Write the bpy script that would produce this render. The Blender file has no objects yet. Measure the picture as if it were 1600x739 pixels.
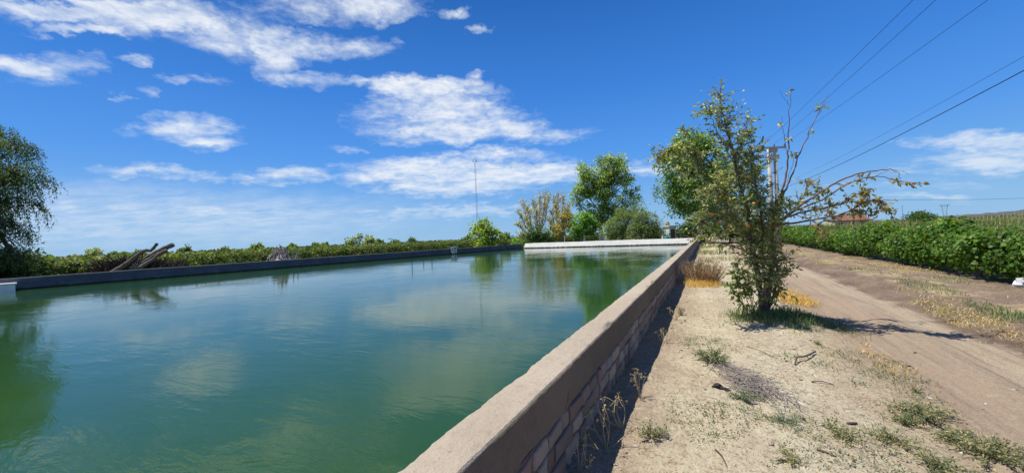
import bpy, math, random
import numpy as np
from mathutils import Vector, Matrix

# ------------------------------------------------------------------ camera, light, exposure
sc = bpy.context.scene
R = math.radians
FPX, CX, CY = 603.0, 800.0, 369.5          # focal length and centre of a 1600 px wide frame
EYE = 1.6
ROLL, PITCH = R(2.5), R(0.19)
cam_d = bpy.data.cameras.new('camera')
cam = bpy.data.objects.new('camera', cam_d)
sc.collection.objects.link(cam)
cam_d.sensor_width = 36.0
cam_d.lens = FPX / 1600 * 36
cam_d.clip_start, cam_d.clip_end = 0.05, 9000
MC = Matrix.Rotation(ROLL, 3, 'Y') @ Matrix.Rotation(R(90) + PITCH, 3, 'X')
cam.matrix_world = Matrix.Translation((0, 0, EYE)) @ MC.to_4x4()
sc.camera = cam

SUN_EL = 67.0
SUN_AZ = -72.0                              # degrees from +Y, negative = to the left
sun_dir = Vector((math.sin(R(SUN_AZ)) * math.cos(R(SUN_EL)), math.cos(R(SUN_AZ)) * math.cos(R(SUN_EL)), math.sin(R(SUN_EL))))
sl = bpy.data.lights.new('sun', 'SUN'); sl.energy = 4.9; sl.angle = R(0.53); sl.color = (1.0, 0.955, 0.88)
so = bpy.data.objects.new('sun', sl); sc.collection.objects.link(so)
so.rotation_euler = sun_dir.to_track_quat('Z', 'Y').to_euler()
so.location = (0, 0, 50)
sc.view_settings.view_transform = 'Standard'
sc.view_settings.look = 'None'
sc.view_settings.gamma = 1
sc.view_settings.use_curve_mapping = False
sc.view_settings.exposure = 0.25

def ray(px, py):
    d = MC @ Vector(((px - CX) / FPX, -(py - CY) / FPX, -1.0))
    return d
def P(px, py, Z):                           # world point seen at that pixel, Z metres ahead
    d = ray(px, py); d = d * (Z / d.y)
    return Vector((d.x, d.y, d.z + EYE))
def G(px, py, z=0.0):                       # where that pixel meets the level z
    d = ray(px, py); t = (z - EYE) / d.z
    return Vector((d.x * t, d.y * t, z))

# ------------------------------------------------------------------ node helpers
def nd(nt, typ, ins=None, **kw):
    n = nt.nodes.new(typ)
    for k, v in kw.items():
        setattr(n, k, v)
    for k, v in (ins or {}).items():
        s = n.inputs[k]
        if isinstance(v, bpy.types.NodeSocket):
            nt.links.new(v, s)
        else:
            s.default_value = v
    return n
def mth(nt, op, a, b=None, c=None, clamp=False):
    ins = {0: a}
    if b is not None: ins[1] = b
    if c is not None: ins[2] = c
    n = nd(nt, 'ShaderNodeMath', ins, operation=op); n.use_clamp = clamp
    return n.outputs[0]
def mixc(nt, f, a, b):
    n = nt.nodes.new('ShaderNodeMix'); n.data_type = 'RGBA'
    for s, v in ((n.inputs[0], f), (n.inputs[6], a), (n.inputs[7], b)):
        if isinstance(v, bpy.types.NodeSocket): nt.links.new(v, s)
        else:
            s.default_value = (tuple(v) + (1,)) if isinstance(v, (tuple, list)) and len(v) == 3 else v
    return n.outputs[2]
def sstep(nt, v, lo, hi, a=0.0, b=1.0):
    n = nd(nt, 'ShaderNodeMapRange', {0: v, 1: lo, 2: hi, 3: a, 4: b}, interpolation_type='SMOOTHSTEP')
    return n.outputs[0]
def noise(nt, vec, scale, detail=4, rough=.55, dist=0.0):
    n = nd(nt, 'ShaderNodeTexNoise', {'Vector': vec, 'Scale': scale, 'Detail': detail, 'Roughness': rough, 'Distortion': dist})
    return n.outputs[0]
def mapping(nt, vec, loc=(0, 0, 0), rot=(0, 0, 0), scale=(1, 1, 1), typ='POINT'):
    return nd(nt, 'ShaderNodeMapping', {'Vector': vec, 'Location': loc, 'Rotation': rot, 'Scale': scale}, vector_type=typ).outputs[0]
def ramp(nt, fac, stops, interp='LINEAR'):
    n = nd(nt, 'ShaderNodeValToRGB', {0: fac}); cr = n.color_ramp; cr.interpolation = interp
    while len(cr.elements) < len(stops): cr.elements.new(0.5)
    for e, (p, c) in zip(cr.elements, stops):
        e.position = p; e.color = tuple(c) + (1,)
    return n.outputs[0]

# ------------------------------------------------------------------ world: Nishita sky with fair-weather cloud
def angles(px, py):
    d = ray(px, py).normalized()
    return math.atan2(d.x, d.y), math.asin(d.z)
SKY = 0.085
w = bpy.data.worlds.new('World'); sc.world = w; w.use_nodes = True
nt = w.node_tree; nt.nodes.clear()
sky = nd(nt, 'ShaderNodeTexSky', sky_type='NISHITA')
sky.sun_disc = False; sky.sun_elevation = R(SUN_EL); sky.sun_rotation = R(SUN_AZ) % (2 * math.pi)
sky.air_density = 1.0; sky.dust_density = 0.35; sky.ozone_density = 2.2; sky.altitude = 600
geo = nd(nt, 'ShaderNodeTexCoord').outputs['Generated']
sep = nd(nt, 'ShaderNodeSeparateXYZ', {0: geo})
X, Y, Z = sep.outputs
az = mth(nt, 'ARCTAN2', X, Y)
el = mth(nt, 'ARCSINE', Z)
ae = nd(nt, 'ShaderNodeCombineXYZ', {0: az, 1: el, 2: 0.0}).outputs[0]
# cloud-layer coordinates: streaks flatten towards the horizon
den = mth(nt, 'ADD', mth(nt, 'MAXIMUM', Z, 0.0), 0.16)
pl = nd(nt, 'ShaderNodeCombineXYZ', {0: mth(nt, 'DIVIDE', X, den), 1: mth(nt, 'DIVIDE', Y, den), 2: 0.37}).outputs[0]
wob = nd(nt, 'ShaderNodeTexNoise', {'Vector': ae, 'Scale': 9.0, 'Detail': 3.0})
wv = nd(nt, 'ShaderNodeVectorMath', {0: wob.outputs[1], 1: (0.5, 0.5, 0.5)}, operation='SUBTRACT').outputs[0]
wv = nd(nt, 'ShaderNodeVectorMath', {0: wv, 1: (0.13, 0.05, 0.0)}, operation='MULTIPLY').outputs[0]
wob2 = nd(nt, 'ShaderNodeTexNoise', {'Vector': mapping(nt, ae, scale=(1, 1.6, 1)), 'Scale': 34.0, 'Detail': 4.0, 'Roughness': .6})
wv2 = nd(nt, 'ShaderNodeVectorMath', {0: wob2.outputs[1], 1: (0.5, 0.5, 0.5)}, operation='SUBTRACT').outputs[0]
wv2 = nd(nt, 'ShaderNodeVectorMath', {0: wv2, 1: (0.085, 0.03, 0.0)}, operation='MULTIPLY').outputs[0]
aew = nd(nt, 'ShaderNodeVectorMath', {0: nd(nt, 'ShaderNodeVectorMath', {0: ae, 1: wv}, operation='ADD').outputs[0], 1: wv2}, operation='ADD').outputs[0]
CL = [  # cloud patches: centre x, y, half width, half height (photo pixels), weight
    (60, 6, 150, 20, 1.1), (190, 22, 170, 30, 1.35), (120, 45, 80, 9, 1.0), (75, 103, 105, 24, 1.0), (20, 100, 60, 14, .7),
    (330, 40, 120, 38, .95), (400, 70, 90, 30, .75), (545, 8, 130, 32, 1.3), (550, 72, 80, 20, 1.15), (455, 70, 60, 30, .8),
    (435, 105, 45, 26, .8), (500, 124, 70, 14, .9), (290, 202, 88, 25, 1.35), (335, 227, 50, 12, 1.0),
    (265, 276, 130, 11, 1.0), (435, 275, 75, 15, 1.2), (640, 132, 90, 17, 1.1), (690, 150, 110, 30, 1.2),
    (690, 190, 150, 36, 1.4), (790, 208, 140, 18, 1.1), (740, 118, 20, 10, 1.0), (590, 130, 50, 10, .8),
    (640, 272, 130, 26, 1.15), (760, 270, 170, 34, 1.15), (860, 272, 110, 16, .95), (720, 300, 120, 14, .7), (780, 238, 60, 10, .9),
    (240, 328, 300, 15, .72), (560, 334, 280, 12, .75), (300, 350, 380, 16, .55), (730, 326, 170, 10, .7), (90, 322, 120, 12, .55), (640, 300, 60, 9, .7),
    (1560, 219, 190, 15, 1.5), (1580, 244, 190, 20, 1.3), (1520, 264, 180, 12, .9), (1450, 308, 85, 7, 1.0), (1400, 288, 160, 10, .5),
    (705, 19, 32, 9, 1.1), (745, 46, 26, 8, 1.0), (220, 94, 34, 6, .9), (300, 122, 50, 9, .75), (545, 232, 40, 6, .7), (185, 152, 20, 6, .7), (240, 145, 26, 8, .65),
    (1040, 262, 90, 14, .7), (1000, 270, 60, 10, .6)]
acc = None
for (px, py, rx, ry, wt) in CL:
    a0, e0 = angles(px, py)
    ax1, ex1 = angles(px + rx, py); ax0, ex0 = angles(px - rx, py)
    _, ey1 = angles(px, py - ry)
    ra = math.hypot(ax1 - ax0, ex1 - ex0) / 2; rot = math.atan2(ex1 - ex0, ax1 - ax0)
    re = max(ey1 - e0, .004)
    m = mapping(nt, aew, (a0, e0, 0), (0, 0, rot), (ra * 1.12, re * 1.18, 1), 'TEXTURE')
    g = nd(nt, 'ShaderNodeTexGradient', {0: m}, gradient_type='SPHERICAL').outputs[1]
    g = mth(nt, 'POWER', g, 0.7)
    acc = mth(nt, 'MULTIPLY', g, wt) if acc is None else mth(nt, 'MULTIPLY_ADD', g, wt, acc)
acc = mth(nt, 'MINIMUM', acc, 1.25)
# away from the photograph's half of the sky, loose cloud of the same kind
back = sstep(nt, Y, 0.25, -0.1)
acc = mth(nt, 'MULTIPLY_ADD', mth(nt, 'MULTIPLY', back, sstep(nt, noise(nt, pl, 0.9, 2), .48, .68)), .8, acc)
n1 = noise(nt, mapping(nt, pl, scale=(1.0, 1.5, 1)), 4.2, 10, .6, .35)
n2 = noise(nt, mapping(nt, ae, scale=(1.0, 2.4, 1)), 30, 8, .66, .5)
nn = mth(nt, 'MULTIPLY_ADD', n1, .62, mth(nt, 'MULTIPLY', n2, .38))
dens = mth(nt, 'ADD', mth(nt, 'MULTIPLY', acc, .86), mth(nt, 'MULTIPLY', mth(nt, 'SUBTRACT', nn, .5), 3.0))
cov = sstep(nt, dens, .0, 1.45)
cov = mth(nt, 'MULTIPLY', cov, sstep(nt, acc, .02, .22))
cov = mth(nt, 'MULTIPLY', cov, .93)
veil = nd(nt, 'ShaderNodeTexGradient', {0: mapping(nt, aew, (angles(250, 340)[0], angles(250, 340)[1], 0), (0, 0, 0), (.75, .085, 1), 'TEXTURE')}, gradient_type='SPHERICAL').outputs[1]
cov = mth(nt, 'MAXIMUM', cov, mth(nt, 'MULTIPLY', sstep(nt, veil, 0, .9), sstep(nt, n1, .2, .75, .15, .75)))
thick = sstep(nt, dens, .6, 1.5)
ccol = mixc(nt, thick, (7.0, 7.9, 9.0), (9.0, 9.3, 9.7))
low = sstep(nt, el, 0.02, 0.22)
ccol = mixc(nt, low, (6.2, 7.4, 9.0), ccol)
# clear dry-air blue: the physical sky pulled towards the deep polarised blue of the day
K = 1 / (SKY * 2 ** .25)
def kc(*c): return tuple(x * K for x in c)
blue = ramp(nt, mth(nt, 'MULTIPLY', el, 2 / math.pi, clamp=True), [(0, kc(.30, .53, .80)), (.03, kc(.25, .50, .83)), (.075, kc(.155, .41, .85)), (.13, kc(.088, .325, .85)), (.22, kc(.045, .23, .73)), (.345, kc(.020, .145, .52)), (.6, kc(.012, .08, .34)), (1, kc(.010, .06, .28))])
clear = mixc(nt, .94, sky.outputs[0], blue)
colr = mixc(nt, cov, clear, ccol)
bg = nd(nt, 'ShaderNodeBackground', {0: colr, 1: SKY})
wo = nd(nt, 'ShaderNodeOutputWorld', {0: bg.outputs[0]})

# ------------------------------------------------------------------ mesh helpers
rng = np.random.default_rng(11)
random.seed(5)
C = sc.collection
def link(o, parent=None):
    C.objects.link(o)
    if parent is not None: o.parent = parent
    return o
def tag(o, label, cat, group=None, kind=None):
    o['label'] = label; o['category'] = cat
    if group: o['group'] = group
    if kind: o['kind'] = kind
    return o
def thing(name, label, cat, loc=(0, 0, 0), group=None, rz=0.0):
    o = bpy.data.objects.new(name, None); o.location = loc; o.rotation_euler = (0, 0, rz); o.empty_display_size = .2
    C.objects.link(o)
    return tag(o, label, cat, group)
def mesh_from(name, V, F, mat, parent=None, tint=None, smooth=False, loc=None):
    me = bpy.data.meshes.new(name)
    V = np.asarray(V, dtype=np.float32).reshape(-1, 3)
    if isinstance(F, np.ndarray):
        k = F.shape[1]
        me.vertices.add(len(V)); me.vertices.foreach_set('co', V.ravel())
        me.loops.add(F.size); me.loops.foreach_set('vertex_index', F.astype(np.int32).ravel())
        me.polygons.add(len(F)); me.polygons.foreach_set('loop_start', np.arange(0, F.size, k, dtype=np.int32))
        me.update(calc_edges=True)
    else:
        me.from_pydata(V.tolist(), [], F)
    if tint is not None:
        at = me.attributes.new('tint', 'FLOAT_COLOR', 'POINT')
        c4 = np.ones((len(V), 4), np.float32); c4[:, :3] = tint
        at.data.foreach_set('color', c4.ravel())
    if smooth:
        me.polygons.foreach_set('use_smooth', np.ones(len(me.polygons), bool))
    me.materials.append(mat)
    me.update()
    o = bpy.data.objects.new(name, me)
    link(o, parent)
    if loc is not None: o.location = loc
    return o
class MB:
    def __init__(s): s.V = []; s.F = []; s.n = 0
    def add(s, V, F):
        s.V.extend([tuple(v) for v in V]); s.F.extend([tuple(i + s.n for i in f) for f in F]); s.n = len(s.V)
        return s
    def box(s, lo, hi):
        x0, y0, z0 = lo; x1, y1, z1 = hi
        return s.add([(x0, y0, z0), (x1, y0, z0), (x1, y1, z0), (x0, y1, z0), (x0, y0, z1), (x1, y0, z1), (x1, y1, z1), (x0, y1, z1)],
                     [(0, 3, 2, 1), (4, 5, 6, 7), (0, 1, 5, 4), (1, 2, 6, 5), (2, 3, 7, 6), (3, 0, 4, 7)])
    def tube(s, pts, rad, sides=6, cap=True):
        pts = [Vector(p) for p in pts]; n = len(pts)
        if not hasattr(rad, '__len__'): rad = [rad] * n
        ref = Vector((.31, .17, .93)); V = []
        for i, p in enumerate(pts):
            t = (pts[min(i + 1, n - 1)] - pts[max(i - 1, 0)])
            t = t.normalized() if t.length > 1e-9 else Vector((0, 0, 1))
            a = t.cross(ref)
            if a.length < .15: a = t.cross(Vector((1, 0, 0)))
            a.normalize(); b = t.cross(a)
            for k in range(sides):
                an = 2 * math.pi * k / sides
                V.append(p + (a * math.cos(an) + b * math.sin(an)) * rad[i])
        F = [(i * sides + k, i * sides + (k + 1) % sides, (i + 1) * sides + (k + 1) % sides, (i + 1) * sides + k) for i in range(n - 1) for k in range(sides)]
        if cap: F += [tuple(range(sides))[::-1], tuple(range((n - 1) * sides, n * sides))]
        return s.add(V, F)
    def build(s, name, mat, parent=None, smooth=False, tint=None):
        return mesh_from(name, s.V, s.F, mat, parent, tint, smooth)

# numpy value noise / fbm for terrain and worn concrete
_perm = np.random.default_rng(3).random((256, 256)).astype(np.float32)
def vnoise(x, y):
    xi = np.floor(x).astype(int); yi = np.floor(y).astype(int)
    fx = x - xi; fy = y - yi
    fx = fx * fx * (3 - 2 * fx); fy = fy * fy * (3 - 2 * fy)
    a = _perm[xi & 255, yi & 255]; b = _perm[(xi + 1) & 255, yi & 255]; c = _perm[xi & 255, (yi + 1) & 255]; d = _perm[(xi + 1) & 255, (yi + 1) & 255]
    return (a * (1 - fx) + b * fx) * (1 - fy) + (c * (1 - fx) + d * fx) * fy - .5
def fbm(x, y, o=4):
    x = np.asarray(x, float); y = np.asarray(y, float)
    s = 0; a = 1
    for i in range(o):
        s = s + a * vnoise(x * 2 ** i + 17.3 * i, y * 2 ** i + 5.1 * i); a *= .5
    return s

# ------------------------------------------------------------------ site frame: u along the near wall, v to its right
YAW = math.atan2(306, 603)
DU = Vector((math.sin(YAW), math.cos(YAW), 0)); DV = Vector((math.cos(YAW), -math.sin(YAW), 0))
def W(u, v, z=0.0): return DU * u + DV * v + Vector((0, 0, z))
def UV(p): return p.x * DU.x + p.y * DU.y, p.x * DV.x + p.y * DV.y
def site(o): o.rotation_euler = (0, 0, -YAW); return o       # local x = v, local y = u
TOP = 0.663; WATER = 0.02
VO, VI = -0.935, -1.190                                       # outer and inner face of the near wall
U_END = 47.0
POND = [(-20.0, -36.7), (5.7, -31.8), (49.6, -23.5), (U_END, VI), (-20.0, VI)]       # (u, v)
def smooth(a, b, x):
    t = np.clip((x - a) / (b - a), 0, 1); return t * t * (3 - 2 * t)
def terrain(u, v):
    u = np.asarray(u, float); v = np.asarray(v, float)
    near = smooth(60, 25, np.abs(u)) * smooth(-60, -20, v)
    wv_ = v + .18 * fbm(u * .35, v * 0 + 3.3, 3)
    z = -.085 * smooth(1.1, 1.9, wv_) * smooth(3.95, 3.35, wv_)           # the track, worn into the bank
    z = z + .055 * np.exp(-((wv_ - 2.55) / .24) ** 2) * smooth(1.2, 2, v)      # crown between the wheel ruts
    z = z + .09 * smooth(3.4, 4.3, wv_) * smooth(8.0, 6.6, v)
    z = z + .05 * smooth(1.35, .5, np.hypot(u - 8.0, v - .85))             # mound under the tree
    z = z + (.05 * fbm(u * .7, v * .7, 4) + .020 * fbm(u * 5, v * 5, 3) + .010 * fbm(u * 9.5, v * 9.5, 2) * (np.abs(u) < 16) * smooth(-.95, -.6, v)) * near * np.where((v > 1.7) & (v < 3.3), .4, 1)
    # hills far to the right
    z = z + 0.0 * u
    return z - .02
def GT(px, py):                                                # ground hit that follows the terrain
    z = 0.0
    for _ in range(4):
        p = G(px, py, z); u, v = UV(p); z = float(terrain(u, v))
    return G(px, py, z)

# ------------------------------------------------------------------ materials
def new_mat(name):
    m = bpy.data.materials.new(name); m.use_nodes = True
    m.node_tree.nodes.clear(); return m, m.node_tree
def finish(nt, col, rough=.9, bump=None, bstr=.4, bdist=.02, spec=.25, **kw):
    p = nd(nt, 'ShaderNodeBsdfPrincipled', {'Base Color': col if isinstance(col, bpy.types.NodeSocket) else tuple(col) + (1,), 'Roughness': rough, 'Specular IOR Level': spec})
    for k, v in kw.items(): p.inputs[k].default_value = v
    if bump is not None:
        b = nd(nt, 'ShaderNodeBump', {'Height': bump, 'Strength': bstr, 'Distance': bdist})
        nt.links.new(b.outputs[0], p.inputs['Normal'])
    nd(nt, 'ShaderNodeOutputMaterial', {0: p.outputs[0]})
    return p
def mottled(name, c0, c1, scale=3.0, rough=.9, c2=None, bs=.4, bd=.02, fine=40, metallic=0.0, spec=.25):
    m, nt = new_mat(name); oc = nd(nt, 'ShaderNodeTexCoord').outputs['Object']
    n = noise(nt, oc, scale, 6, .6); f = noise(nt, oc, fine, 4, .6)
    col = mixc(nt, sstep(nt, n, .35, .65), c0, c1)
    if c2: col = mixc(nt, mth(nt, 'MULTIPLY', sstep(nt, f, .55, .72), .7), col, c2)
    finish(nt, col, rough, f, bs, bd, spec, Metallic=metallic)
    return m
def leaf_mat(name, trans=.35, rough=.5, spec=.3):
    m, nt = new_mat(name)
    at = nd(nt, 'ShaderNodeAttribute', attribute_name='tint').outputs['Color']
    p = nd(nt, 'ShaderNodeBsdfPrincipled', {'Base Color': at, 'Roughness': rough, 'Specular IOR Level': spec})
    tc = nd(nt, 'ShaderNodeMix', data_type='RGBA', blend_type='MULTIPLY')
    tc.inputs[0].default_value = 1; nt.links.new(at, tc.inputs[6]); tc.inputs[7].default_value = (1.8, 1.85, .75, 1)
    t = nd(nt, 'ShaderNodeBsdfTranslucent', {0: tc.outputs[2]})
    mx = nd(nt, 'ShaderNodeMixShader', {0: trans, 1: p.outputs[0], 2: t.outputs[0]})
    nd(nt, 'ShaderNodeOutputMaterial', {0: mx.outputs[0]})
    return m
M_LEAF = leaf_mat('leaves', .52, .5, .3); M_VINE = leaf_mat('vine_leaves', .36, .5, .25); M_GRASS = leaf_mat('grass_blades', .25, .7, .15)
M_FRUIT = mottled('fruit_skin', (.62, .25, .04), (.72, .36, .06), 20, .45)
M_BARK = mottled('bark', (.16, .115, .085), (.24, .19, .15), 8, .95, (.09, .065, .05), .8, .02)
M_TWIG = mottled('red_brown_twig_bark', (.17, .085, .065), (.25, .15, .12), 10, .8, (.10, .05, .04))
M_DEAD = mottled('weathered_dead_wood', (.22, .175, .14), (.14, .11, .085), 5, .95, (.07, .055, .045), .8, .03)
M_DARKW = mottled('dark_brush', (.10, .07, .055), (.17, .125, .10), 6, .95)
M_WHITEW = mottled('whitewash', (.82, .80, .75), (.72, .70, .64), 4, .9)
M_CREAM = mottled('cream_plaster', (.62, .52, .36), (.55, .45, .31), 2, .9)
M_TILE = mottled('clay_roof_tile', (.24, .10, .065), (.19, .085, .06), 2, .85)
M_GREYR = mottled('grey_roof_sheet', (.18, .18, .18), (.14, .14, .145), 2, .6)
M_DARKG = mottled('dark_window_glass', (.03, .035, .04), (.02, .022, .025), 2, .2)
M_POLE = mottled('pole_concrete', (.56, .54, .50), (.46, .44, .41), 2, .9, (.34, .32, .3))
M_STEEL = mottled('galvanised_steel', (.30, .31, .32), (.24, .25, .26), 3, .5, metallic=.5)
M_WIRE = mottled('wire', (.03, .03, .035), (.045, .045, .05), 3, .6)
M_INS = mottled('insulator', (.25, .12, .08), (.2, .1, .07), 3, .3)
M_GREEN = mottled('green_painted_metal', (.02, .28, .20), (.03, .22, .17), 3, .5)
M_TAN = mottled('tan_clay', (.50, .38, .20), (.42, .31, .17), 3, .85)
M_BAG = mottled('white_plastic', (.8, .81, .82), (.7, .71, .73), 6, .4)
M_ROCK = mottled('stone_grey', (.22, .19, .165), (.32, .28, .24), 9, .9, (.13, .11, .1), .6, .01)
M_BLACK = mottled('charred_lump', (.03, .027, .025), (.06, .05, .045), 15, .9)

# ground / road: one soil shader in site coordinates (x = v across the track, y = u along it)
def soil_mat():
    m, nt = new_mat('dry_soil'); oc = nd(nt, 'ShaderNodeTexCoord').outputs['Object']
    s = nd(nt, 'ShaderNodeSeparateXYZ', {0: oc}); v, u = s.outputs[0], s.outputs[1]
    wb = mth(nt, 'SUBTRACT', noise(nt, oc, .9, 5, .6), .5)
    wb2 = mth(nt, 'SUBTRACT', noise(nt, oc, 6, 4, .6), .5)
    vw = mth(nt, 'ADD', v, mth(nt, 'ADD', mth(nt, 'MULTIPLY', wb, .9), mth(nt, 'MULTIPLY', wb2, .22)))
    t = mth(nt, 'MULTIPLY_ADD', vw, 1 / 14.0, 3 / 14.0)             # v -3..11 -> 0..1
    def q(x): return (x + 3) / 14.0
    sand = (.535, .465, .315); grey = (.53, .475, .335); pink = (.335, .255, .178); pale = (.435, .355, .245); dark = (.125, .086, .064); soil = (.20, .145, .11)
    base = ramp(nt, t, [(q(-1.2), (.30, .235, .17)), (q(-.65), (.37, .295, .205)), (q(-.2), sand), (q(.9), grey), (q(1.35), (.46, .38, .255)), (q(1.9), pink), (q(2.5), (.36, .28, .195)),
                        (q(3.0), pale), (q(3.25), (.41, .33, .23)), (q(3.42), dark), (q(4.1), (.15, .106, .08)), (q(4.5), soil), (q(6.3), (.14, .10, .075)), (q(8), (.16, .14, .07))])
    # broad tone variation
    b1 = noise(nt, mapping(nt, oc, scale=(1, .55, 1)), 1.5, 6, .62)
    col = mixc(nt, sstep(nt, b1, .40, .64, 0, .75), base, mixc(nt, .55, base, (.36, .26, .18)))
    # tyre streaks along the track
    st = noise(nt, mapping(nt, oc, scale=(9, .35, 1)), 1.2, 6, .65)
    inroad = mth(nt, 'MULTIPLY', sstep(nt, v, 1.3, 1.9), sstep(nt, v, 4.0, 3.2))
    col = mixc(nt, mth(nt, 'MULTIPLY', inroad, sstep(nt, st, .45, .70, 0, .65)), col, (.22, .158, .118))
    col = mixc(nt, mth(nt, 'MULTIPLY', inroad, sstep(nt, st, .42, .25, 0, .45)), col, (.53, .455, .35))
    # crumbs: bright grit, dark specks
    sp = noise(nt, oc, 34, 5, .7); sp2 = noise(nt, oc, 70, 3, .7)
    off = mth(nt, 'SUBTRACT', 1.0, mth(nt, 'MULTIPLY', inroad, .65))
    col = mixc(nt, mth(nt, 'MULTIPLY', sstep(nt, sp, .54, .66, 0, .85), off), col, (.17, .125, .09))
    col = mixc(nt, mth(nt, 'MULTIPLY', sstep(nt, sp2, .56, .70, 0, .6), off), col, (.56, .49, .36))
    ck = noise(nt, oc, 12, 5, .7)
    col = mixc(nt, mth(nt, 'MULTIPLY', sstep(nt, ck, .52, .66, 0, .72), off), col, (.27, .21, .135))
    col = mixc(nt, mth(nt, 'MULTIPLY', sstep(nt, ck, .44, .30, 0, .6), off), col, (.66, .59, .42))
    # straw strewn over the verge, fallow field beyond the vines
    stn = noise(nt, mapping(nt, oc, scale=(1, .5, 1)), 1.7, 6, .7)
    verge = mth(nt, 'MULTIPLY', sstep(nt, v, 3.9, 4.2), sstep(nt, v, 6.0, 5.0))
    col = mixc(nt, mth(nt, 'MULTIPLY', verge, sstep(nt, stn, .48, .62, 0, .75)), col, (.47, .37, .21))
    fgrass = noise(nt, oc, .5, 5, .6)
    fld = mixc(nt, fgrass, (.15, .14, .055), (.34, .28, .14))
    col = mixc(nt, sstep(nt, v, 6.8, 8.5), col, fld)
    lf = mixc(nt, fgrass, (.10, .12, .045), (.24, .22, .11))
    col = mixc(nt, sstep(nt, v, -2.0, -3.0), col, lf)
    farg = mixc(nt, noise(nt, oc, .02, 4, .6), (.085, .11, .04), (.20, .19, .095))
    col = mixc(nt, sstep(nt, nd(nt, 'ShaderNodeVectorMath', {0: oc}, operation='LENGTH').outputs['Value'], 70, 110), col, farg)
    h = mth(nt, 'ADD', mth(nt, 'MULTIPLY', sp, 1.0), mth(nt, 'MULTIPLY', noise(nt, oc, 11, 5, .65), 1.6))
    finish(nt, col, .95, h, .8, .035, .1)
    return m
M_SOIL = soil_mat()

def water_mat():
    m, nt = new_mat('pond_water'); oc = nd(nt, 'ShaderNodeTexCoord').outputs['Object']
    g = noise(nt, oc, .12, 3, .5)
    col = mixc(nt, sstep(nt, g, .35, .65), (.019, .062, .015), (.023, .070, .020))
    r1 = noise(nt, mapping(nt, oc, rot=(0, 0, .35), scale=(.55, 1.7, 1)), 2.2, 5, .55, .6)
    r2 = noise(nt, mapping(nt, oc, rot=(0, 0, -.25), scale=(.6, 1.5, 1)), 7.0, 4, .55, .4)
    patch = sstep(nt, noise(nt, oc, .22, 3, .55), .42, .66, .18, 1.0)
    h = mth(nt, 'ADD', mth(nt, 'MULTIPLY', r1, 1.0), mth(nt, 'MULTIPLY', r2, .30))
    h = mth(nt, 'MULTIPLY', h, patch)
    p = finish(nt, col, .05, h, .2, .05, .5)
    p.inputs['IOR'].default_value = 1.33
    return m
M_WATER = water_mat()

def concrete_mat(name, c0, c1, stain, pink=0.0, wet=True, wetz=.09):
    m, nt = new_mat(name); oc = nd(nt, 'ShaderNodeTexCoord').outputs['Object']
    s = nd(nt, 'ShaderNodeSeparateXYZ', {0: oc})
    a = noise(nt, oc, 1.1, 6, .65); b = noise(nt, oc, 14, 5, .65); c = noise(nt, oc, 85, 3, .7)
    col = mixc(nt, sstep(nt, a, .35, .68), c0, c1)
    col = mixc(nt, sstep(nt, b, .56, .75, 0, .55), col, stain)
    col = mixc(nt, sstep(nt, c, .60, .74, 0, .5), col, tuple(x * 1.35 for x in c1))
    col = mixc(nt, sstep(nt, c, .40, .28, 0, .55), col, tuple(x * .45 for x in c0))
    if wet:      # damp, algae-stained band above the water
        run = noise(nt, mapping(nt, oc, scale=(1, 1, .12)), 3.5, 4, .6)
        zz = mth(nt, 'ADD', s.outputs[2], mth(nt, 'MULTIPLY', mth(nt, 'SUBTRACT', run, .5), .16))
        col = mixc(nt, sstep(nt, zz, wetz + .07, wetz - .03), col, (.02, .022, .02))
    c2 = noise(nt, oc, 38, 5, .75)
    col = mixc(nt, sstep(nt, c2, .57, .68, 0, .6), col, tuple(x * .55 for x in c0))
    vor = nd(nt, 'ShaderNodeTexVoronoi', {'Vector': mapping(nt, oc, scale=(1, .22, 1)), 'Scale': 1.3, 'Randomness': 1.0}, feature='DISTANCE_TO_EDGE').outputs[0]
    crk = mth(nt, 'MULTIPLY', sstep(nt, mth(nt, 'ADD', vor, mth(nt, 'MULTIPLY', mth(nt, 'SUBTRACT', b, .5), .02)), .0045, .001), sstep(nt, a, .60, .66))
    col = mixc(nt, mth(nt, 'MULTIPLY', crk, .75), col, tuple(x * .3 for x in c0))
    h = mth(nt, 'ADD', mth(nt, 'MULTIPLY', b, .8), mth(nt, 'MULTIPLY', c, .35))
    h = mth(nt, 'SUBTRACT', mth(nt, 'ADD', h, mth(nt, 'MULTIPLY', c2, .6)), mth(nt, 'MULTIPLY', crk, .8))
    finish(nt, col, .92, h, .85, .018, .2)
    return m
M_COPE = concrete_mat('pink_grey_concrete', (.385, .318, .235), (.455, .38, .285), (.27, .22, .165), wet=False)
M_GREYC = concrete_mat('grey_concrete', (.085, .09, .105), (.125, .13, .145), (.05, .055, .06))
M_WHITEC = concrete_mat('limewashed_concrete', (.70, .67, .59), (.80, .77, .69), (.46, .43, .37), wetz=.12)
M_MORTAR = concrete_mat('mortar', (.15, .115, .092), (.185, .14, .115), (.10, .075, .06), wet=False)
M_SHADEBAND = concrete_mat('shade_darkened_concrete', (.145, .115, .092), (.19, .15, .12), (.10, .08, .065), wet=False)  # coping concrete darkened: the shade of the outer side is put into its colour
def stone_mat():
    m, nt = new_mat('field_stone'); oc = nd(nt, 'ShaderNodeTexCoord').outputs['Object']
    at = nd(nt, 'ShaderNodeAttribute', attribute_name='tint').outputs['Color']
    b = noise(nt, oc, 18, 5, .65); c = noise(nt, oc, 5, 4, .6)
    col = mixc(nt, sstep(nt, b, .55, .75, 0, .5), at, (.2, .15, .13))
    col = mixc(nt, sstep(nt, c, .5, .7, 0, .5), col, (.22, .172, .14))
    finish(nt, col, .9, b, .6, .02, .2)
    return m
M_STONE = stone_mat()

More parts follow.
